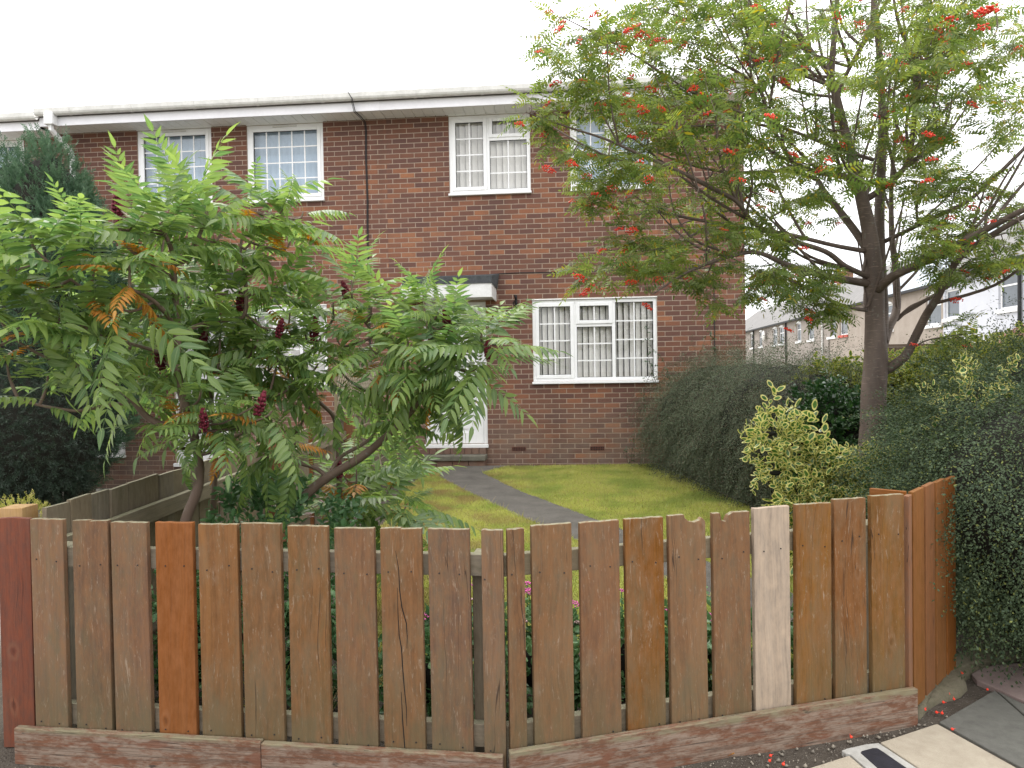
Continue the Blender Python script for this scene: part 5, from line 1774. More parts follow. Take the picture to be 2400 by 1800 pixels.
RB = Vector((at(2050, 1030, 5.5).x + 0.01, 5.5, 0))
rowan = thing("rowan_tree", "rowan tree with red berry clusters and open green crown", "tree", RB)
LIMBS = [
    [(1545, 2350, 5.5, .155), (1550, 2050, 5.5, .125), (1560, 1840, 5.5, .112), (1562, 1700, 5.5, .108), (1572, 1560, 5.5, .104), (1568, 1400, 5.5, .085), (1566, 1210, 5.5, .080), (1545, 1010, 5.5, .066), (1512, 860, 5.5, .056), (1478, 720, 5.5, .044), (1445, 590, 5.5, .038), (1402, 420, 5.5, .034), (1378, 330, 5.45, .030), (1390, 180, 5.4, .025), (1405, 0, 5.4, .02), (1420, -200, 5.4, .012)],
    [(1600, 1480, 5.58, .06), (1600, 1300, 5.65, .062), (1590, 1100, 5.7, .058), (1588, 900, 5.75, .054), (1600, 600, 5.8, .046), (1592, 300, 5.8, .038), (1565, 0, 5.8, .03), (1540, -250, 5.8, .02)],
    [(1590, 1540, 5.6, .055), (1625, 1420, 5.7, .048), (1662, 1330, 5.8, .044), (1655, 1150, 5.9, .038), (1640, 1000, 5.9, .032), (1640, 780, 6.0, .024), (1660, 560, 6.1, .016)],
    [(1540, 1225, 5.5, .045), (1420, 1205, 5.4, .038), (1300, 1180, 5.2, .032), (1180, 1140, 5.0, .027), (1050, 1090, 4.9, .021), (900, 1120, 4.8, .015), (750, 1180, 4.7, .010), (610, 1270, 4.6, .005)],
    [(1550, 1200, 5.5, .034), (1440, 1150, 5.4, .029), (1350, 1085, 5.3, .027), (1160, 1025, 5.1, .025), (1040, 960, 5.0, .023), (970, 870, 4.9, .021), (850, 805, 4.8, .018), (720, 740, 4.7, .015), (560, 670, 4.6, .012), (400, 600, 4.5, .009), (250, 552, 4.4, .007), (60, 485, 4.3, .004)],
    [(1525, 1085, 5.5, .028), (1390, 1060, 5.4, .023), (1180, 1010, 5.3, .018), (1000, 985, 5.2, .016), (860, 960, 5.1, .014), (700, 930, 5.0, .010), (640, 915, 5.0, .009), (520, 840, 4.9, .004)],
    [(1535, 1080, 5.55, .046), (1490, 1010, 5.6, .043), (1430, 930, 5.7, .040), (1350, 830, 5.8, .034), (1310, 770, 5.85, .022), (1190, 740, 5.8, .018), (1000, 745, 5.7, .015), (870, 735, 5.6, .012), (700, 690, 5.5, .009), (540, 610, 5.4, .006), (430, 550, 5.3, .003)],
    [(1510, 850, 5.5, .040), (1480, 810, 5.48, .038), (1440, 765, 5.4, .033), (1310, 742, 5.3, .028), (1220, 700, 5.2, .024), (1150, 600, 5.1, .021), (1100, 480, 5.0, .018), (1070, 390, 4.95, .014), (960, 300, 4.9, .009), (830, 250, 4.8, .005)],
    [(1560, 690, 5.6, .018), (1400, 640, 5.5, .015), (1250, 580, 5.3, .013), (1110, 530, 5.1, .012), (1000, 490, 5.0, .010), (880, 440, 4.9, .008), (760, 380, 4.8, .004)],
    [(1372, 370, 5.45, .016), (1220, 310, 5.3, .013), (1110, 275, 5.2, .012), (1020, 280, 5.15, .010), (1000, 150, 5.1, .009), (930, 20, 5.0, .006)],
    [(1020, 280, 5.15, .008), (1022, 150, 5.1, .007), (1020, -40, 5.1, .004)],
    [(1402, 420, 5.5, .024), (1450, 310, 5.45, .022), (1510, 200, 5.4, .020), (1620, 0, 5.3, .014), (1680, -150, 5.3, .008)],
    [(1525, 865, 5.5, .036), (1600, 815, 5.45, .034), (1660, 765, 5.4, .030), (1710, 700, 5.35, .027), (1730, 600, 5.3, .025), (1742, 400, 5.3, .021), (1738, 260, 5.3, .018), (1680, 130, 5.25, .014), (1650, 0, 5.2, .010), (1640, -150, 5.2, .005)],
    [(1715, 690, 5.35, .016), (1780, 600, 5.4, .014), (1850, 500, 5.5, .011), (1950, 380, 5.6, .008), (2050, 250, 5.7, .005)],
    [(1738, 260, 5.3, .012), (1830, 160, 5.2, .010), (1960, 0, 5.1, .006)],
    [(1742, 400, 5.3, .012), (1900, 270, 5.4, .009), (2080, 160, 5.5, .006), (2090, 40, 5.5, .004)],
    [(1580, 1250, 5.45, .052), (1650, 1190, 5.3, .048), (1750, 1145, 5.15, .043), (1900, 1070, 4.9, .037), (2060, 985, 4.7, .031), (2212, 905, 4.5, .026), (2420, 800, 4.3, .018), (2650, 680, 4.1, .009)],
    [(1605, 1045, 5.7, .026), (1700, 1000, 5.6, .022), (1800, 950, 5.5, .020), (1950, 880, 5.4, .018), (2050, 800, 5.3, .015), (2212, 640, 5.2, .011), (2350, 520, 5.2, .006)],
    [(1612, 1600, 5.5, .056), (1660, 1570, 5.45, .050), (1705, 1530, 5.4, .047), (1745, 1450, 5.35, .044), (1790, 1360, 5.25, .041), (1840, 1280, 5.15, .038), (1890, 1180, 5.05, .034), (1965, 1085, 4.95, .030), (2212, 935, 4.7, .024), (2450, 820, 4.5, .014)],
    [(1660, 1385, 5.8, .022), (1720, 1330, 5.75, .02), (1800, 1290, 5.7, .018), (1960, 1195, 5.6, .014), (2100, 1140, 5.5, .011), (2260, 1090, 5.4, .006)],
    [(1380, 335, 5.45, .020), (1310, 240, 5.5, .018), (1250, 170, 5.5, .016), (1100, 50, 5.5, .012), (1020, -30, 5.5, .006)],
    [(970, 870, 4.9, .010), (972, 720, 4.85, .008), (968, 580, 4.8, .004)],
    [(700, 350, 4.85, .008), (500, 220, 4.7, .006), (330, 130, 4.6, .005), (210, 70, 4.5, .003)],
    [(880, 440, 4.9, .008), (780, 400, 4.85, .008), (700, 350, 4.8, .007), (560, 260, 4.75, .005)],
    [(930, 60, 5.0, .007), (760, 80, 4.9, .006), (640, 40, 4.8, .004)],
    [(1530, 1340, 5.45, .018), (1470, 1330, 5.35, .016), (1380, 1300, 5.2, .012), (1250, 1230, 5.1, .008), (1050, 1170, 5.0, .004)],
    [(1700, 1530, 5.4, .010), (1780, 1475, 5.3, .007), (1900, 1450, 5.2, .005), (2000, 1440, 5.1, .003)],
    [(640, 920, 5.0, .007), (500, 930, 4.9, .004)], [(860, 960, 5.1, .010), (720, 1050, 4.9, .008), (560, 1085, 4.8, .005), (400, 1080, 4.7, .003)],
    [(870, 540, 4.9, .008), (700, 545, 4.8, .006), (560, 520, 4.7, .004)],
    [(1110, 530, 5.1, .012), (1090, 480, 5.2, .010), (900, 530, 5.3, .008), (760, 620, 5.3, .005)],
]
mb = MB()
skP, skR = [], []
for lb in LIMBS:
    pp = cpath([(at(*AQ(b[0], b[1]), b[2]) - RB, b[3] * ((0.86 if lb is LIMBS[0] else 0.72) if b[3] > 0.02 else 0.9)) for b in lb])
    mb.tube([p for p, r in pp], [r for p, r in pp], 12 if lb[0][3] > 0.05 else 8)
    for p, r in pp:
        if r < 0.03: skP.append(p); skR.append(r)
mb.build("trunk", M['rowan_bark'], rowan, smooth=True)

SKa = [(p, r) for p, r in zip(skP, skR) if r > 0.009]
up_m = MB()
for _ in range(95):
    p, r = rnd.choice(SKa)
    p = np.array(p)
    out = np.array([p[0], p[1] * 0.6, 0.0]); out /= max(0.3, np.linalg.norm(out))
    L_ = rnd.uniform(0.45, 1.15)
    d1 = out * 0.55 + np.array([rnd.uniform(-.5, .5), rnd.uniform(-.4, .4), rnd.uniform(.35, 1.0)])
    d1 /= np.linalg.norm(d1)
    bend = np.array([rnd.uniform(-.12, .12), rnd.uniform(-.12, .12), 0.10]) * L_
    r1 = min(r * 0.7, 0.013)
    pp = cpath([(p, r1), (p + d1 * L_ * .4 - bend * .6, r1 * .8), (p + d1 * L_ * .75, r1 * .6), (p + d1 * L_ + bend, r1 * .3)])
    up_m.tube([q for q, r_ in pp], [r_ for q, r_ in pp], 6, cap=False)
    for q, r_ in pp[3:]:
        skP.append(q); skR.append(r_)
tag(up_m.build("fine_branches", M['rowan_bark'], rowan, smooth=True), None, None, None, 'stuff')
ELL = [(620, 250, 300, 240, 62, 4.9, .45), (950, 200, 330, 230, 70, 5.0, .5), (1500, 180, 480, 240, 85, 5.5, .7), (1980, 330, 330, 330, 85, 5.4, .6), (700, 540, 330, 170, 52, 4.8, .4),
       (470, 710, 220, 150, 34, 4.7, .35), (740, 930, 330, 150, 42, 4.9, .35), (490, 1130, 210, 110, 26, 4.7, .3), (850, 1170, 240, 90, 22, 4.8, .3), (1150, 880, 220, 190, 24, 5.3, .5),
       (1200, 580, 230, 190, 40, 5.2, .6), (1650, 560, 280, 260, 46, 5.6, .7), (1180, 1230, 230, 110, 34, 5.1, .4), (1320, 1340, 190, 55, 9, 5.2, .3), (1950, 880, 270, 170, 34, 5.1, .5),
       (1960, 1110, 230, 110, 40, 5.1, .4), (1900, 1440, 160, 45, 5, 5.1, .2), (110, 520, 110, 60, 9, 4.3, .1), (170, 680, 55, 40, 3, 4.3, .1), (230, 140, 120, 120, 10, 4.5, .2), (170, 320, 80, 60, 5, 4.5, .2),
       (830, 1330, 80, 30, 4, 4.8, .1), (370, 420, 110, 90, 12, 4.6, .2), (330, 820, 90, 70, 9, 4.6, .2), (350, 250, 130, 130, 14, 4.6, .3), (1450, 800, 250, 150, 16, 5.6, .5), (1750, 830, 150, 150, 12, 5.6, .5),
       (900, -200, 600, 180, 50, 5.1, .6), (1700, -220, 600, 220, 60, 5.4, .7), (2500, 450, 250, 500, 45, 5.0, .7), (2450, 1050, 250, 150, 18, 4.6, .4), (900, 750, 130, 130, 12, 4.9, .3), (300, 1200, 60, 50, 5, 4.6, .1)]
att = []
for cx_, cy_, rx, ry, n, Y, sy in ELL:
    for _ in range(int(n * (0.92 if cx_ < 1000 else 1.35))):
        while True:
            a, b = rnd.uniform(-1, 1), rnd.uniform(-1, 1)
            if a * a + b * b < 1: break
        att.append(at(*AQ(cx_ + a * rx, cy_ + b * ry), Y + rnd.gauss(0, sy)) - RB)
SKP = np.array(skP); SKR = np.array(skR)
d0 = [float(np.min(np.linalg.norm(SKP - np.array(p), axis=1))) for p in att]
order = np.argsort(d0)
tw = MB()
leaf_pos, leaf_dir, tips_r = [], [], []
for oi in order:
    p = np.array(att[oi])
    dist = np.linalg.norm(SKP - p, axis=1)
    k = int(np.argmin(dist))
    s = SKP[k]
    v = p - s
    Lg = np.linalg.norm(v)
    if Lg < 0.06:
        v = np.array([rnd.uniform(-1, 1), rnd.uniform(-1, 1), rnd.uniform(-.2, 1)]); v *= 0.15 / np.linalg.norm(v); p = s + v; Lg = 0.15
    side = np.array([rnd.uniform(-1, 1), rnd.uniform(-1, 1), rnd.uniform(-.3, .8)]) * 0.10 * Lg
    r0 = min(SKR[k] * 0.85, 0.0055 + 0.007 * min(1, Lg))
    pts = [(s, r0), (s + v * 0.35 + side, r0 * 0.8), (s + v * 0.72 + side * 0.8 + np.array([0, 0, 0.03 * Lg]), r0 * 0.6), (p, 0.0018)]
    pp = cpath(pts)
    tw.tube([q for q, r in pp], [r for q, r in pp], 5, cap=False)
    newP = np.array([q for q, r in pp[4:]]); newR = np.array([max(r, 0.002) for q, r in pp[4:]])
    SKP = np.concatenate([SKP, newP]); SKR = np.concatenate([SKR, newR])
    ax = v / Lg
    tips_r.append((p, ax))
    nl = rnd.randint(5, 8)
    a0 = rnd.uniform(0, 6.28)
    for i in range(nl):
        f = i / nl
        q = pp[int(round((len(pp) - 1) * (1 - 0.55 * f)))][0]
        az = a0 + i * 2.4
        hz = np.array([math.cos(az), math.sin(az), 0.0])
        d = hz * 1.0 + ax * 0.55 + np.array([0, 0, rnd.uniform(-.5, .35)])
        leaf_pos.append(q); leaf_dir.append(d / np.linalg.norm(d))
tag(tw.build("twigs", M['rowan_bark'], rowan, smooth=True), None, None, None, 'stuff')
RL = [compound(6 + i % 2, 0.17, 0.050, 0.0150, 0.06 + 0.10 * (i % 4), 2 + 9 * (i % 3), 70, stations=4, stalk=0.2, curl=0.08, fold=0.15, rach=0.0013, jit=0.05) for i in range(7)]
for v, f, a in RL: a['rib'] = a['rib'] * 0
RLM = [np_mesh("leaf", v, f, M['rowan'], False, {'tone': a['tone'] * 0.2}) for v, f, a in RL]
leaf_pos = np.array(leaf_pos); leaf_dir = np.array(leaf_dir)
up = np.tile([[0, 0, 1.0]], (len(leaf_pos), 1)) + rng.normal(0, 0.38, (len(leaf_pos), 3))
RR = frames(leaf_dir, up)
SC = rng.uniform(0.72, 1.12, len(leaf_pos))
wp = leaf_pos + np.array(RB)
cv = wp - np.array([0, 0, EYE])
dep = cv @ np.array(c_f)
ix = 1200 + F_PX * (cv @ np.array(c_r)) / dep; iy = 900 - F_PX * (cv @ np.array(c_u)) / dep
inside = (ix > 20) & (ix < 2380) & (iy > 20)
score = dep / SC + np.where(inside, 0, 100)
pick = np.argsort(score)[:290]
msk = np.ones(len(leaf_pos), bool); msk[pick] = False
for k in pick:
    o = link("leaf", RLM[k % 7], rowan)
    o.matrix_local = Matrix.Translation(leaf_pos[k]) @ Matrix(RR[k].tolist()).to_4x4() @ Matrix.Diagonal((SC[k],) * 3 + (1,))
V, Fc, Aa = scatter([(v, f, {'tone': a['tone']}) for v, f, a in RL], RR[msk], leaf_pos[msk], SC[msk], None, 0.2)
tag(link("leaves", np_mesh("leaves", V, Fc, M['rowan'], False, Aa), rowan), None, None, None, 'stuff')


def ico():
    bm = bmesh.new()
    bmesh.ops.create_icosphere(bm, subdivisions=1, radius=1)
    v = [tuple(x.co) for x in bm.verts]; f = [tuple(q.index for q in x.verts) for x in bm.faces]
    bm.free()
    return v, f


IV, IF = ico()


def berry_mesh(n):
    mb = MB()
    for i in range(n):
        a, r = i * 2.4, 0.032 * math.sqrt((i + 0.5) / n) * (n / 26) ** 0.4
        c = (r * math.cos(a) + rnd.uniform(-.004, .004), r * math.sin(a) + rnd.uniform(-.004, .004), -0.02 + 0.016 * rnd.random() - 6 * r * r)
        s = 0.0047 * rnd.uniform(0.85, 1.15)
        mb.add([(c[0] + v[0] * s, c[1] + v[1] * s, c[2] + v[2] * s) for v in IV], IF)
    return mb.mesh("berry_cluster", M['berry'], True)


BM_ = [berry_mesh(n) for n in (14, 22, 30, 18, 26)]
BIG = [(2060, 20, 4.6, 1.9), (2030, 30, 4.6, 1.6), (2040, 100, 4.6, 1.4), (1875, 90, 4.8, 1.7), (1865, 140, 4.8, 1.3), (1300, 660, 5.1, 1.2), (1130, 240, 4.9, 1.4), (1150, 270, 4.9, 1.1), (835, 405, 4.6, 1.3), (825, 310, 4.6, 1.3),
       (600, 370, 4.6, 1.1), (570, 460, 4.6, 1.3), (495, 425, 4.6, 1.3), (385, 435, 4.5, 1.2), (565, 140, 4.6, 1.3), (612, 168, 4.6, 1), (195, 115, 4.5, 1.1), (358, 50, 4.5, 1), (185, 345, 4.5, 1.1), (142, 570, 4.35, .9), (160, 715, 4.3, 1.1),
       (1990, 885, 4.9, 1.3), (2050, 905, 4.9, 1.0), (1830, 975, 5.0, .9), (2065, 850, 4.9, 1), (330, 875, 4.6, 1.1), (265, 858, 4.6, .9), (440, 885, 4.6, 1), (512, 990, 4.7, 1.2), (380, 1075, 4.6, 1), (530, 1150, 4.6, .9), (400, 1240, 4.6, 1),
       (320, 1245, 4.6, 1.2), (1290, 1335, 4.9, 1.1), (1200, 1415, 4.9, 1), (590, 1312, 4.6, 1), (500, 825, 4.6, 1.1), (730, 80, 4.8, 1), (1010, 270, 5, .9), (1190, 345, 4.9, 1.2), (1270, 175, 5, 1.2), (1500, 95, 5.1, 1.1), (1600, 385, 5.2, 1), (1640, 470, 5.2, .9), (1710, 635, 5.1, 1), (1920, 1285, 5, 1.1), (2020, 1135, 5, 1), (1960, 1160, 5, 1), (1740, 1480, 5.1, .8), (925, 1085, 4.8, 1), (665, 1185, 4.7, .9), (720, 1080, 4.8, .8)]
for bx, by, Y, s in BIG:
    p = at(*AQ(bx, by), Y) - RB
    o = link("berry_cluster", rnd.choice(BM_), rowan, p, (rnd.uniform(-.5, .5), rnd.uniform(-.5, .5), rnd.uniform(0, 6)))
    o.scale = (s * 1.15,) * 3
k = 0
for p, ax in rnd.sample(tips_r, min(len(tips_r), 420)):
    q = Vector(p) + RB
    if q.x > 3.2 and rnd.random() < 0.6: continue
    o = link("berry_cluster", rnd.choice(BM_), rowan, Vector(p) + Vector((rnd.uniform(-.03, .03), -0.07, -0.045)), (rnd.uniform(-.6, .6), rnd.uniform(-.6, .6), rnd.uniform(0, 6)))
    s = rnd.uniform(0.75, 1.3); o.scale = (s, s, s)
    k += 1
    if k > 215: break

# ------------------------------------------------------------------ hedges and shrubs
def spray(n_leaf, L, ll, lw, droop, quad=True, fan=False, spread=1.0, flat=False):
    """a small twig carrying leaves, along +X, face +Z"""
    V, Fc, tone, edge = [], [], [], []
    for i in range(n_leaf):
        t = (i + 0.4) / n_leaf
        p = np.array([L * t, rnd.uniform(-1, 1) * 0.12 * L, -droop * L * t * t + rnd.uniform(-1, 1) * 0.06 * L])
        az = i * 2.4 + rnd.uniform(-.4, .4)
        sd = (1 if i % 2 else -1)
        if flat: d = np.array([0.9, sd * rnd.uniform(0.4, 0.9), rnd.uniform(-.25, .25)])
        else: d = np.array([rnd.uniform(0.2, 0.9), math.cos(az) * spread, math.sin(az) * spread * 0.8])
        d /= np.linalg.norm(d)
        n = np.array([rnd.uniform(-.6, .6), rnd.uniform(-.6, .6), 1.0]); n -= d * n.dot(d); n /= np.linalg.norm(n)
        s = np.cross(n, d)
        l, w = ll * rnd.uniform(0.75, 1.2), lw * rnd.uniform(0.8, 1.15)
        k = len(V)
        if fan:
            c = p + d * l * 0.5 - n * w * 0.1
            V.append(c); edge.append(0.0)
            for q in range(8):
                a = math.pi * q / 4
                V.append(p + d * l * (0.5 - 0.5 * math.cos(a)) + s * (w / 2 * math.sin(a)) * (1.0 if q in (2, 6) else 0.92) + n * 0.1 * w * abs(math.sin(a)))
                edge.append(1.0)
            for q in range(8): Fc.append((k, k + 1 + q, k + 1 + (q + 1) % 8))
            tone += [rnd.random()] * 9
        else:
            V += [p, p + d * l * 0.5 + s * w / 2, p + d * l, p + d * l * 0.5 - s * w / 2]
            Fc.append((k, k + 1, k + 2, k + 3))
            tone += [rnd.random()] * 4; edge += [0] * 4
    return np.array(V), np.array(Fc), {'tone': np.array(tone), 'edge': np.array(edge)}


P_COTO = [spray(28, 0.20, 0.017, 0.010, 0.5) for _ in range(5)]
P_DROOP = [spray(34, 0.34, 0.016, 0.0095, 0.22, spread=0.42) for _ in range(6)]
P_VARI = [spray(10, 0.14, 0.052, 0.027, 0.1, fan=True) for _ in range(5)]
P_EVER = [spray(12, 0.13, 0.040, 0.021, 0.1, fan=True) for _ in range(4)]
P_YEW = [spray(36, 0.12, 0.024, 0.004, 0.15, spread=0.8) for _ in range(4)]
P_CON = [spray(30, 0.13, 0.026, 0.010, -0.1, flat=True) for _ in range(4)]


def shell(blobs, n, down=0.0, depth=0.18, face=True, lump=0.08, zmin=0.02, upb=0.0):
    """points and outward directions over a union of ellipsoids"""
    C_ = np.array([b[0] for b in blobs]); R0 = np.array([b[1] for b in blobs])
    area = (R0[:, 0] * R0[:, 1] + R0[:, 1] * R0[:, 2] + R0[:, 0] * R0[:, 2])
    w = rng.choice(len(blobs), int(n * 2.6), p=area / area.sum())
    d = rng.normal(0, 1, (len(w), 3)); d /= np.linalg.norm(d, axis=1, keepdims=True)
    ph = np.sin(d[:, 0] * 9 + w * 2) * np.sin(d[:, 1] * 8 + w) * np.cos(d[:, 2] * 7 + w * 3)
    ph2 = np.sin(d[:, 0] * 21 + w * 5) * np.sin(d[:, 2] * 19 + w)
    rad = 1 + lump * ph + lump * 0.5 * ph2 - depth * rng.uniform(0, 1, len(w)) ** 2
    P_ = C_[w] + d * R0[w] * rad[:, None]
    N_ = d / R0[w]; N_ /= np.linalg.norm(N_, axis=1, keepdims=True)
    ok = P_[:, 2] > zmin
    for i in range(len(blobs)):
        q = np.linalg.norm((P_ - C_[i]) / R0[i], axis=1)
        ok &= (q > 0.84) | (w == i)
    if face:
        tc = np.array([0, 0, EYE]) - P_; tc /= np.linalg.norm(tc, axis=1, keepdims=True)
        facing = np.sum(tc * N_, 1)
        ok &= (facing > -0.25) | (rng.random(len(w)) < 0.3)
    P_, N_, ph = P_[ok][:n], N_[ok][:n], ph[ok][:n]
    return P_, N_, ph


def bush(name, label, cat, blobs, n, protos, mat, origin, down=0.6, scale=(0.8, 1.2), group=None, core=0.80, lump=0.08, depth=0.18, zmin=0.02, upd=0.0, trunk=True, tilt=0.5, wisps=0.0):
    root = thing(name, label, cat, origin, 0, group)
    og = np.array(origin)
    P_, N_, ph = shell(blobs, n, lump=lump, depth=depth, zmin=zmin)
    d = N_ + rng.normal(0, tilt * 0.95, N_.shape)
    d[:, 2] += -down + upd
    R = frames(d, N_ * 0.6 + rng.normal(0, tilt, N_.shape) + np.array([0, 0, 0.7]))
    sc = rng.uniform(*scale, len(P_))
    if wisps:
        wi = rng.random(len(P_)) < wisps
        P_[wi] += N_[wi] * rng.uniform(0.02, 0.10, (wi.sum(), 1)) + np.array([0, 0, 0.03])
        sc[wi] *= rng.uniform(1.0, 1.4, wi.sum())
    tones = np.clip(0.45 + 0.35 * ph + rng.normal(0, 0.16, len(P_)), 0, 0.99)
    V, Fc, Aa = scatter(protos, R, P_ - og, sc, tones, 0.25)
    tag(link("foliage", np_mesh("foliage", V, Fc, mat, False, Aa), root), None, None, None, 'stuff')
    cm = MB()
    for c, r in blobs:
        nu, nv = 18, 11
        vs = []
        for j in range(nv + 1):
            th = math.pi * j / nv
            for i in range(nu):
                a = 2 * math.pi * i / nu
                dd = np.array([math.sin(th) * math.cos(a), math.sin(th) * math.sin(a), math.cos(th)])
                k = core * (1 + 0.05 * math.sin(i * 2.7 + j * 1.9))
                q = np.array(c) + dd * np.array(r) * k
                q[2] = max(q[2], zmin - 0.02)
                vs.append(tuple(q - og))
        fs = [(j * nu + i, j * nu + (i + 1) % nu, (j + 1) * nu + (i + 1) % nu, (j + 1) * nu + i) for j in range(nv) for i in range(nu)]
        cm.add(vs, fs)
    tag(cm.build("dark_core", M['twigs'], root, smooth=True), None, None, None, 'stuff')  # solid dark core added to make the foliage opaque, in place of twigs
    if trunk:
        tm = MB()
        for c, r in blobs:
            for k in range(3):
                a = rnd.uniform(0, 6.28)
                tm.tube([(c[0] - og[0] + 0.1 * math.cos(a), c[1] - og[1] + 0.1 * math.sin(a), min(0, zmin) - 0.03 - og[2]), (c[0] - og[0] + 0.25 * r[0] * math.cos(a), c[1] - og[1] + 0.25 * r[1] * math.sin(a), c[2] - og[2])], [0.022, 0.012], 6)
        tm.build("stems", M['twig_brown'], root, smooth=True)
    return root


bush("cotoneaster_hedge", "grey green drooping hedge along the lawn by the house corner", "hedge",
     [((2.84, 9.75, .66), (.98, .75, .95)), ((2.98, 8.75, .66), (1.0, .80, .97)), ((3.06, 7.75, .66), (.97, .85, .94)), ((3.0, 6.95, .63), (.70, .55, .85))], 10500, P_DROOP, M['cotoneaster_grey'], (3.0, 8.6, 0), 1.15, (0.7, 1.2), tilt=0.36, lump=0.17, depth=0.26, wisps=0.10)
bush("evergreen_shrub", "glossy dark green shrub left of the rowan trunk", "shrub",
     [((2.86, 6.25, .58), (.40, .38, .64)), ((2.98, 6.0, .5), (.3, .3, .55))], 1000, P_EVER, M['evergreen'], (2.85, 6.2, 0), 0.1, (0.8, 1.3), lump=0.18, depth=0.4, tilt=0.8, upd=0.2)
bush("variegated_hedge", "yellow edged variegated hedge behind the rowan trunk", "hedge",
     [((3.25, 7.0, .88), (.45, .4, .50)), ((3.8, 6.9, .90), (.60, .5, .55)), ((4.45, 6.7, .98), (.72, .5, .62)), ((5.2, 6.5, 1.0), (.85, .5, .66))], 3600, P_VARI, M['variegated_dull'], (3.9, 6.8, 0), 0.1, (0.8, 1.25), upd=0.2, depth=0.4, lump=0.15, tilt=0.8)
bush("variegated_shrub", "bright yellow variegated shrub spreading low behind the right of the picket fence", "shrub",
     [((1.80, 4.95, .95), (.15, .1, .05)), ((1.98, 4.9, .88), (.14, .12, .07)), ((1.84, 4.9, .68), (.15, .1, .05)), ((2.02, 4.85, .58), (.15, .14, .08)), ((2.16, 4.85, .74), (.12, .10, .09)), ((2.30, 4.75, .42), (.28, .24, .26)), ((2.44, 4.7, .64), (.15, .14, .18)), ((2.10, 4.8, .26), (.28, .2, .20))], 400, P_VARI, M['variegated'], (2.2, 4.8, 0), 0.1, (0.85, 1.3), upd=0.3, depth=0.5, core=0.35, lump=0.25, tilt=0.85, trunk=False, wisps=0.15)
bush("cotoneaster_hedge", "dark green small leaved hedge spilling over the orange fence boards", "hedge",
     [((2.72, 3.32, .74), (.84, .56, .62)), ((2.95, 4.15, .68), (.78, .65, .70)), ((3.7, 4.7, .80), (1.0, .9, .82)), ((3.75, 3.5, .78), (.95, .7, .78))], 10500, P_DROOP, M['cotoneaster'], (2.9, 3.6, 0), 1.0, (0.6, 1.0), zmin=0.14, lump=0.17, depth=0.24, tilt=0.40, wisps=0.10)
bush("variegated_sprig", "pale yellow variegated shoots poking out of the dark near hedge", "shrub",
     [((2.92, 4.35, 1.27), (.12, .1, .10)), ((2.68, 4.2, 1.16), (.12, .1, .06)), ((3.1, 4.35, 1.08), (.16, .1, .10))], 62, P_VARI, M['variegated'], (2.9, 4.4, 0), 0, (0.9, 1.3), upd=0.6, core=0.2, zmin=0.1)
bush("yew_bush", "dark rounded yew bush beside the neighbour's window", "bush",
     [((-6.16, 9.0, .70), (.88, .8, .95)), ((-6.75, 9.1, .62), (.8, .7, .85))], 5200, P_YEW, M['yew'], (-6.1, 9.0, -0.3), 0.1, (0.9, 1.5), zmin=-0.15, core=0.86, upd=0.2)
bush("conifer_tree", "bluish green conifer rising in front of the white downpipe", "tree",
     [((-6.28, 9.65, 3.15), (.62, .6, 1.50)), ((-5.92, 9.5, 2.75), (.55, .6, 1.25)), ((-6.1, 9.6, 1.7), (1.0, .9, 1.75))], 7000, P_CON, M['conifer'], (-6.25, 9.65, -0.33), -0.5, (0.7, 1.2), zmin=-0.2, core=0.84, upd=0.5, lump=0.14, group="conifers next door")
bush("conifer_tree", "bluish green conifer at the left edge by the far window", "tree",
     [((-6.98, 9.9, 2.9), (.50, .55, 1.75)), ((-7.1, 9.9, 1.4), (.7, .7, 1.8))], 3200, P_CON, M['conifer'], (-7.0, 9.9, -0.33), -0.5, (0.8, 1.3), zmin=-0.2, core=0.84, upd=0.5, lump=0.14, group="conifers next door")
bush("heather", "low yellow green plant at the left edge among the stones", "plant",
     [((-5.35, 7.6, -.18), (.28, .25, .28))], 260, P_CON, M['grass'], (-5.35, 7.6, -0.33), 0, (0.5, 0.8), zmin=-0.33, upd=0.6, core=0.5, trunk=False)
bush("flowering_shrub", "small shrub with pale pink flower heads behind the picket fence", "shrub",
     [((-1.28, 3.55, .52), (.22, .2, .30)), ((-1.05, 3.5, .50), (.2, .18, .30))], 170, P_EVER, M['flower_leaf'], (-1.2, 3.5, 0), 0, (0.9, 1.3), upd=0.3, core=0.3)

# loose rose stems by the window and a weed at the wall foot
def wispy(name, label, cat, base, stems, ll, mat, nleaf):
    root = thing(name, label, cat, base)
    mb = MB(); P_, D_ = [], []
    for st_ in stems:
        pp = cpath([(np.array(p) - np.array(base), 0.004) for p in st_])
        mb.tube([p for p, r in pp], [0.0045 * (1 - 0.6 * i / len(pp)) for i in range(len(pp))], 5)
        for i in range(nleaf):
            k = rnd.randint(2, len(pp) - 1)
            P_.append(pp[k][0]); D_.append((rnd.uniform(-1, 1), rnd.uniform(-1, .4), rnd.uniform(-.6, .7)))
    mb.build("stems", M['twig_brown'], root, smooth=True)
    P_, D_ = np.array(P_), np.array(D_)
    pr = [spray(3, 0.05, ll, ll * .55, 0.2, fan=True) for _ in range(4)]
    V, Fc, Aa = scatter(pr, frames(D_, np.tile([[0, -.5, 1.0]], (len(P_), 1))), P_, rng.uniform(.7, 1.2, len(P_)))
    tag(link("foliage", np_mesh("foliage", V, Fc, mat, False, Aa), root), None, None, None, 'stuff')
    return root


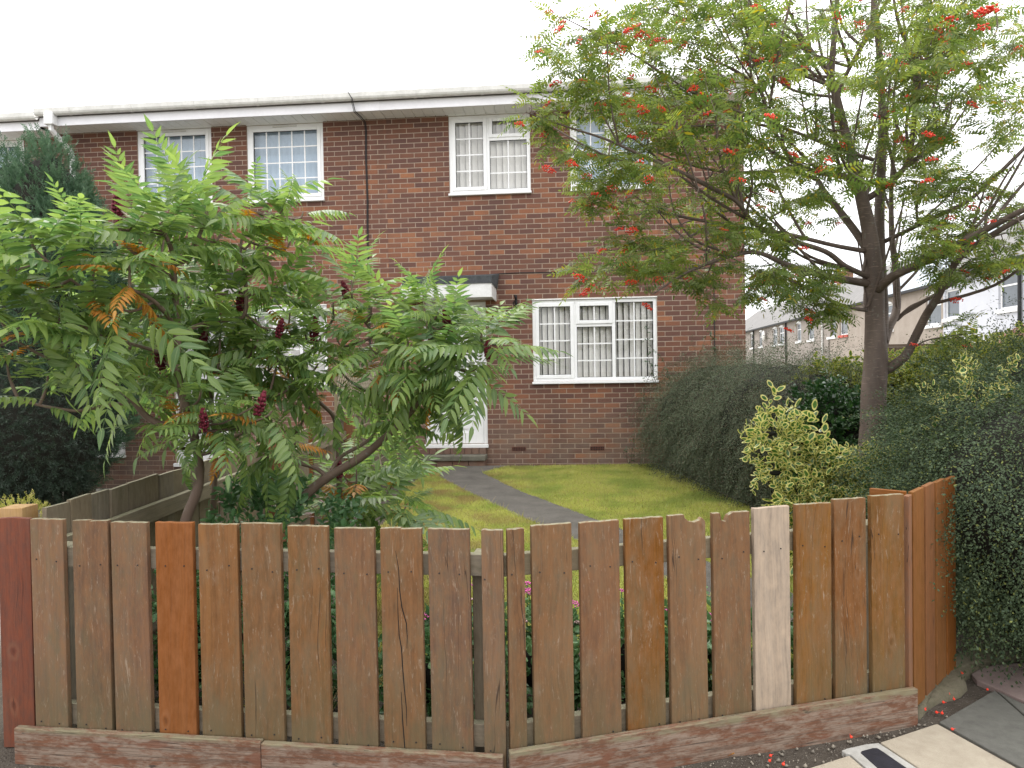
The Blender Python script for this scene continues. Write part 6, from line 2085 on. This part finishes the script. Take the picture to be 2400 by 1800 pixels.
wispy("climbing_rose", "thin climbing rose with sparse leaves at the right of the ground floor window", "plant", (2.2, 10.1, 0),
      [[(2.2, 10.1, 0), (2.15, 10.1, .9), (2.0, 10.2, 1.5), (1.96, 10.2, 2.0)], [(2.25, 10.1, 0), (2.3, 10.1, 1.0), (2.2, 10.15, 1.5), (2.0, 10.15, 1.75)], [(2.25, 10.1, .2), (2.5, 10.1, 1.2), (2.75, 10.1, 1.75), (2.85, 10.1, 2.15)], [(2.6, 10.0, .2), (2.9, 10.0, 1.4), (2.8, 10.0, 2.0)], [(2.2, 10.1, .1), (1.95, 10.15, .6), (1.9, 10.15, 1.1), (2.05, 10.1, 1.45)]], 0.035, M['evergreen'], 26)
wispy("wall_weed", "small weed growing at the foot of the brick wall", "plant", (1.72, 10.3, 0), [[(1.72, 10.3, 0), (1.74, 10.3, .2), (1.78, 10.28, .36)], [(1.70, 10.3, 0), (1.66, 10.3, .14), (1.68, 10.3, .26)]], 0.03, M['evergreen'], 9)

# pink sedums in the bed behind the fence
HEAD = []
for n in (26, 18):
    mb = MB()
    for i in range(n):
        a, r = i * 2.4, 0.03 * math.sqrt((i + .5) / n)
        c = (r * math.cos(a), r * math.sin(a), 0.012 - 9 * r * r + rnd.uniform(-.003, .003)); s = 0.0062
        mb.add([(c[0] + v[0] * s, c[1] + v[1] * s, c[2] + v[2] * s) for v in oct_v], [tuple(q) for q in oct_f])
    HEAD.append(mb)
HM = {c: [h.mesh("flower_head", M[c], True) for h in HEAD] for c in ('pink', 'palepink')}


def sedum(label, heads, Y):
    b = at(heads[0][0], 1700, Y)
    root = thing("sedum_plant", label, "flower", (b.x, Y, 0.0), 0, "pink flowers behind the fence")
    mb = MB(); P_, D_ = [], []
    for hx, hy, col in heads:
        p = at(hx, hy, Y + rnd.uniform(-.04, .1)) - Vector((b.x, Y, 0))
        s = Vector((p.x * 0.3 + rnd.uniform(-.04, .04), rnd.uniform(-.03, .05), 0))
        pp = cpath([(s, .004), ((s + p) / 2 + Vector((rnd.uniform(-.02, .02), 0, 0.0)), .0035), (p, .0025)])
        mb.tube([q for q, r in pp], [r for q, r in pp], 5)
        o = link("flower_head", rnd.choice(HM[col]), root, p, (rnd.uniform(-.3, .3), rnd.uniform(-.3, .3), 0))
        o.scale = (rnd.uniform(.8, 1.15),) * 3
        for i in range(17):
            k = rnd.randint(0, len(pp) - 3); a = rnd.uniform(0, 6.28)
            P_.append(pp[k][0]); D_.append((math.cos(a), math.sin(a), rnd.uniform(0, .6)))
    mb.build("stems", M['flower_leaf'], root, smooth=True)
    pr = [spray(1, 0.01, 0.075, 0.032, 0.1, fan=True) for _ in range(4)]
    P_, D_ = np.array(P_), np.array(D_)
    V, Fc, Aa = scatter(pr, frames(D_, np.tile([[0, 0, 1.0]], (len(P_), 1))), P_, rng.uniform(.7, 1.25, len(P_)))
    tag(link("foliage", np_mesh("foliage", V, Fc, M['flower_leaf'], False, Aa), root), None, None, None, 'stuff')


sedum("magenta flowers on tall stems just left of the fence corner", [(1117, 1374, 'pink'), (1115, 1433, 'pink'), (1116, 1408, 'palepink'), (1000, 1445, 'pink'), (1160, 1500, 'pink')], 3.0)
sedum("pink flowers right of the blunt fence corner", [(1236, 1370, 'pink'), (1239, 1389, 'pink'), (1270, 1440, 'pink'), (1230, 1460, 'palepink')], 3.05)
sedum("pink and pale flowers behind the third gap right of the corner", [(1349, 1417, 'pink'), (1347, 1460, 'palepink'), (1351, 1535, 'palepink'), (1320, 1440, 'pink')], 3.05)
sedum("pale pink flowers behind the fourth gap right of the corner", [(1456, 1387, 'pink'), (1452, 1503, 'palepink'), (1480, 1420, 'palepink')], 3.1)
sedum("mauve flower heads in the middle of the right fence run", [(1564, 1437, 'pink'), (1566, 1450, 'pink'), (1600, 1480, 'pink')], 3.1)
sedum("pink flowers beside the bare pale picket", [(1664, 1448, 'pink'), (1758, 1598, 'pink'), (1762, 1622, 'palepink'), (1700, 1560, 'pink')], 3.05)
bush("bed_plant", "low leafy green plants along the bed behind the right fence run", "plant",
     [((0.10, 2.98, .16), (.16, .10, .20)), ((0.50, 3.06, .14), (.2, .10, .17)), ((0.95, 3.14, .15), (.2, .10, .17)), ((1.35, 3.2, .12), (.15, .10, .15))], 260, P_EVER, M['flower_leaf'], (0.6, 3.1, 0), 0, (0.8, 1.3), upd=0.5, core=0.5, tilt=0.8, trunk=False)
bush("bed_plant", "low leafy green plants along the bed behind the left fence run", "plant",
     [((-0.35, 2.9, .13), (.16, .10, .18)), ((-0.9, 3.0, .18), (.2, .12, .22)), ((-1.4, 3.05, .22), (.2, .12, .26))], 230, P_EVER, M['flower_leaf'], (-0.8, 3.0, 0), 0, (0.8, 1.3), upd=0.5, core=0.5, tilt=0.8, trunk=False)
hyd = bpy.data.objects["flowering_shrub"]
for _ in range(16):
    o = link("flower_head", rnd.choice(HM['palepink']), hyd, (rnd.uniform(-.25, .3), rnd.uniform(-.12, .1), rnd.uniform(.62, .86)), (rnd.uniform(-.6, .6), rnd.uniform(-.6, .6), 0))
    s = rnd.uniform(.35, .65); o.scale = (s, s, s)

# ------------------------------------------------------------------ small things on the ground
def stone_mesh(r):
    bm = bmesh.new()
    bmesh.ops.create_icosphere(bm, subdivisions=2, radius=1)
    for v in bm.verts:
        k = 1 + 0.16 * math.sin(v.co.x * 3 + r * 7) + 0.14 * math.sin(v.co.y * 4 + r * 3) + rnd.uniform(-.05, .05)
        v.co = Vector((v.co.x * k, v.co.y * k * .8, max(-0.4, v.co.z * k * .62)))
    me = bpy.data.meshes.new("stone"); bm.to_mesh(me); bm.free()
    me.materials.append(M['stone'])
    return me


for lab, x, yq, s in (("flat sandy stone in front of the yew bush", 128, 1183, .17), ("grey rounded stone against the neighbour's wall under the yew", 195, 1145, .24), ("pointed tan stone by the end of the boundary fence top", 212, 1158, .12),
                      ("pale stone near the left edge beside the yellow plant", 38, 1148, .2), ("long low stone at the left edge", 10, 1165, .25), ("small stone behind the new pine post", 95, 1205, .16)):
    p = gr(x, yq + 14, -0.33)
    o = link("garden_stone", stone_mesh(rnd.random()), None, (p.x, p.y, -0.30 + s * .2), (0, 0, rnd.uniform(0, 6)))
    o.scale = (s, s, s)
    tag(o, lab, "stone", "stones in the garden next door")

mb = MB(); mb.add([(v[0] * .0055, v[1] * .0055, v[2] * .0055) for v in IV], IF); mb.tube([(0, 0, .004), (.004, .002, .009)], .0008, 4)
bme = mb.mesh("fallen_berry", M['berry'], True)
BERRIES = [(2255, 1595, "red berry on the mortar haunching just left of the pink slab"), (2314, 1620, "red berry at the corner where the pink slab meets the grey slab"),
           (2225, 1632, "red berry nearest the top of the soil pocket beside the haunching"), (2236, 1643, "red berry on bare soil close to the upper edge of the grey slab"),
           (2211, 1650, "dull red berry in the middle of the soil pocket by the haunching"), (2168, 1667, "orange red berry beside the end of the right gravel board"),
           (2195, 1674, "orange berry half way between the gravel board end and grey slab"), (2208, 1676, "orange berry touching the grey slab's near corner"),
           (2232, 1716, "red berry in the joint between the cream and grey slabs"), (1995, 1732, "single red berry on the soil above the white cover frame"),
           (1806, 1776, "uppermost of three red berries on the soil below the right gravel board"), (1804, 1788, "middle one of three red berries on the soil below the right gravel board"),
           (1836, 1796, "rightmost of three red berries at the bottom edge of the picture")]
for i, (x, yq, lab) in enumerate(BERRIES):
    p = gr(x, yq)
    o = link("fallen_berry", bme, None, (p.x, p.y, 0.034 if i == 0 else 0.008 if i != 8 else 0.012), (rnd.uniform(-1, 1), rnd.uniform(-1, 1), 0))
    o.scale = (rnd.uniform(.9, 1.2),) * 3
    tag(o, lab, "berry", "fallen rowan berries")
lv, lf, lr = leaflet(0.045, 0.024, (0, 0, 0), (1, 0, 0), (0, 0, 1), 0.4, 0.3)
lme = np_mesh("fallen_leaf", np.array(lv), np.array(lf), M['sumac_orange'], False, {'rib': np.array(lr)})
for x, yq, lab in ((1722, 1772, "curled brown leaf lying against the right gravel board"), (98, 1783, "orange leaf lying below the left gravel board"), (335, 1799, "orange leaf at the bottom edge under the left gravel board"), (282, 1794, "yellow leaf scrap below the left gravel board")):
    p = gr(x, yq)
    o = link("fallen_leaf", lme, None, (p.x, p.y, 0.01), (rnd.uniform(-.3, .3), rnd.uniform(-.3, .3), rnd.uniform(0, 6)))
    tag(o, lab, "leaf", "fallen leaves by the fence")


def tuft(name, label, base, n, h, mat, spread):
    root = thing(name, label, "grass tuft", base)
    mb = MB()
    for i in range(n):
        a = rnd.uniform(0, 6.28); L = h * rnd.uniform(.5, 1.1); s = spread * rnd.uniform(.3, 1)
        pts = [Vector((0, 0, 0)), Vector((math.cos(a) * s * .3, math.sin(a) * s * .3 * .5 - .01, L * .6)), Vector((math.cos(a) * s * .75, math.sin(a) * s * .4 - .02, L * .95)), Vector((math.cos(a) * s * 1.2, math.sin(a) * s * .5 - .03, L * .85))]
        w = 0.0018
        vs = []
        for k, p in enumerate(pts):
            ww = w * (1 - k / 3.2)
            vs += [p + Vector((ww, 0, 0)), p - Vector((ww, 0, 0))]
        mb.add(vs, [(0, 1, 3, 2), (2, 3, 5, 4), (4, 5, 7, 6)])
    mb.build("blades", mat, root)


pt = gr(762, 1745)
tuft("grass_tuft", "wispy dry grass growing through the fence above the left gravel board", (pt.x, pt.y + 0.0, 0.0), 16, 0.26, M['straw'], 0.16)
pt = gr(650, 1690)
tuft("grass_tuft", "long grass blades behind the left pickets", (pt.x + .05, 2.62, 0.0), 14, 0.42, M['grass'], 0.22)
pt = gr(405, 1788)
tuft("grass_tuft", "small green weed in front of the left gravel board", (pt.x, pt.y, 0.0), 9, 0.06, M['flower_leaf'], 0.03)
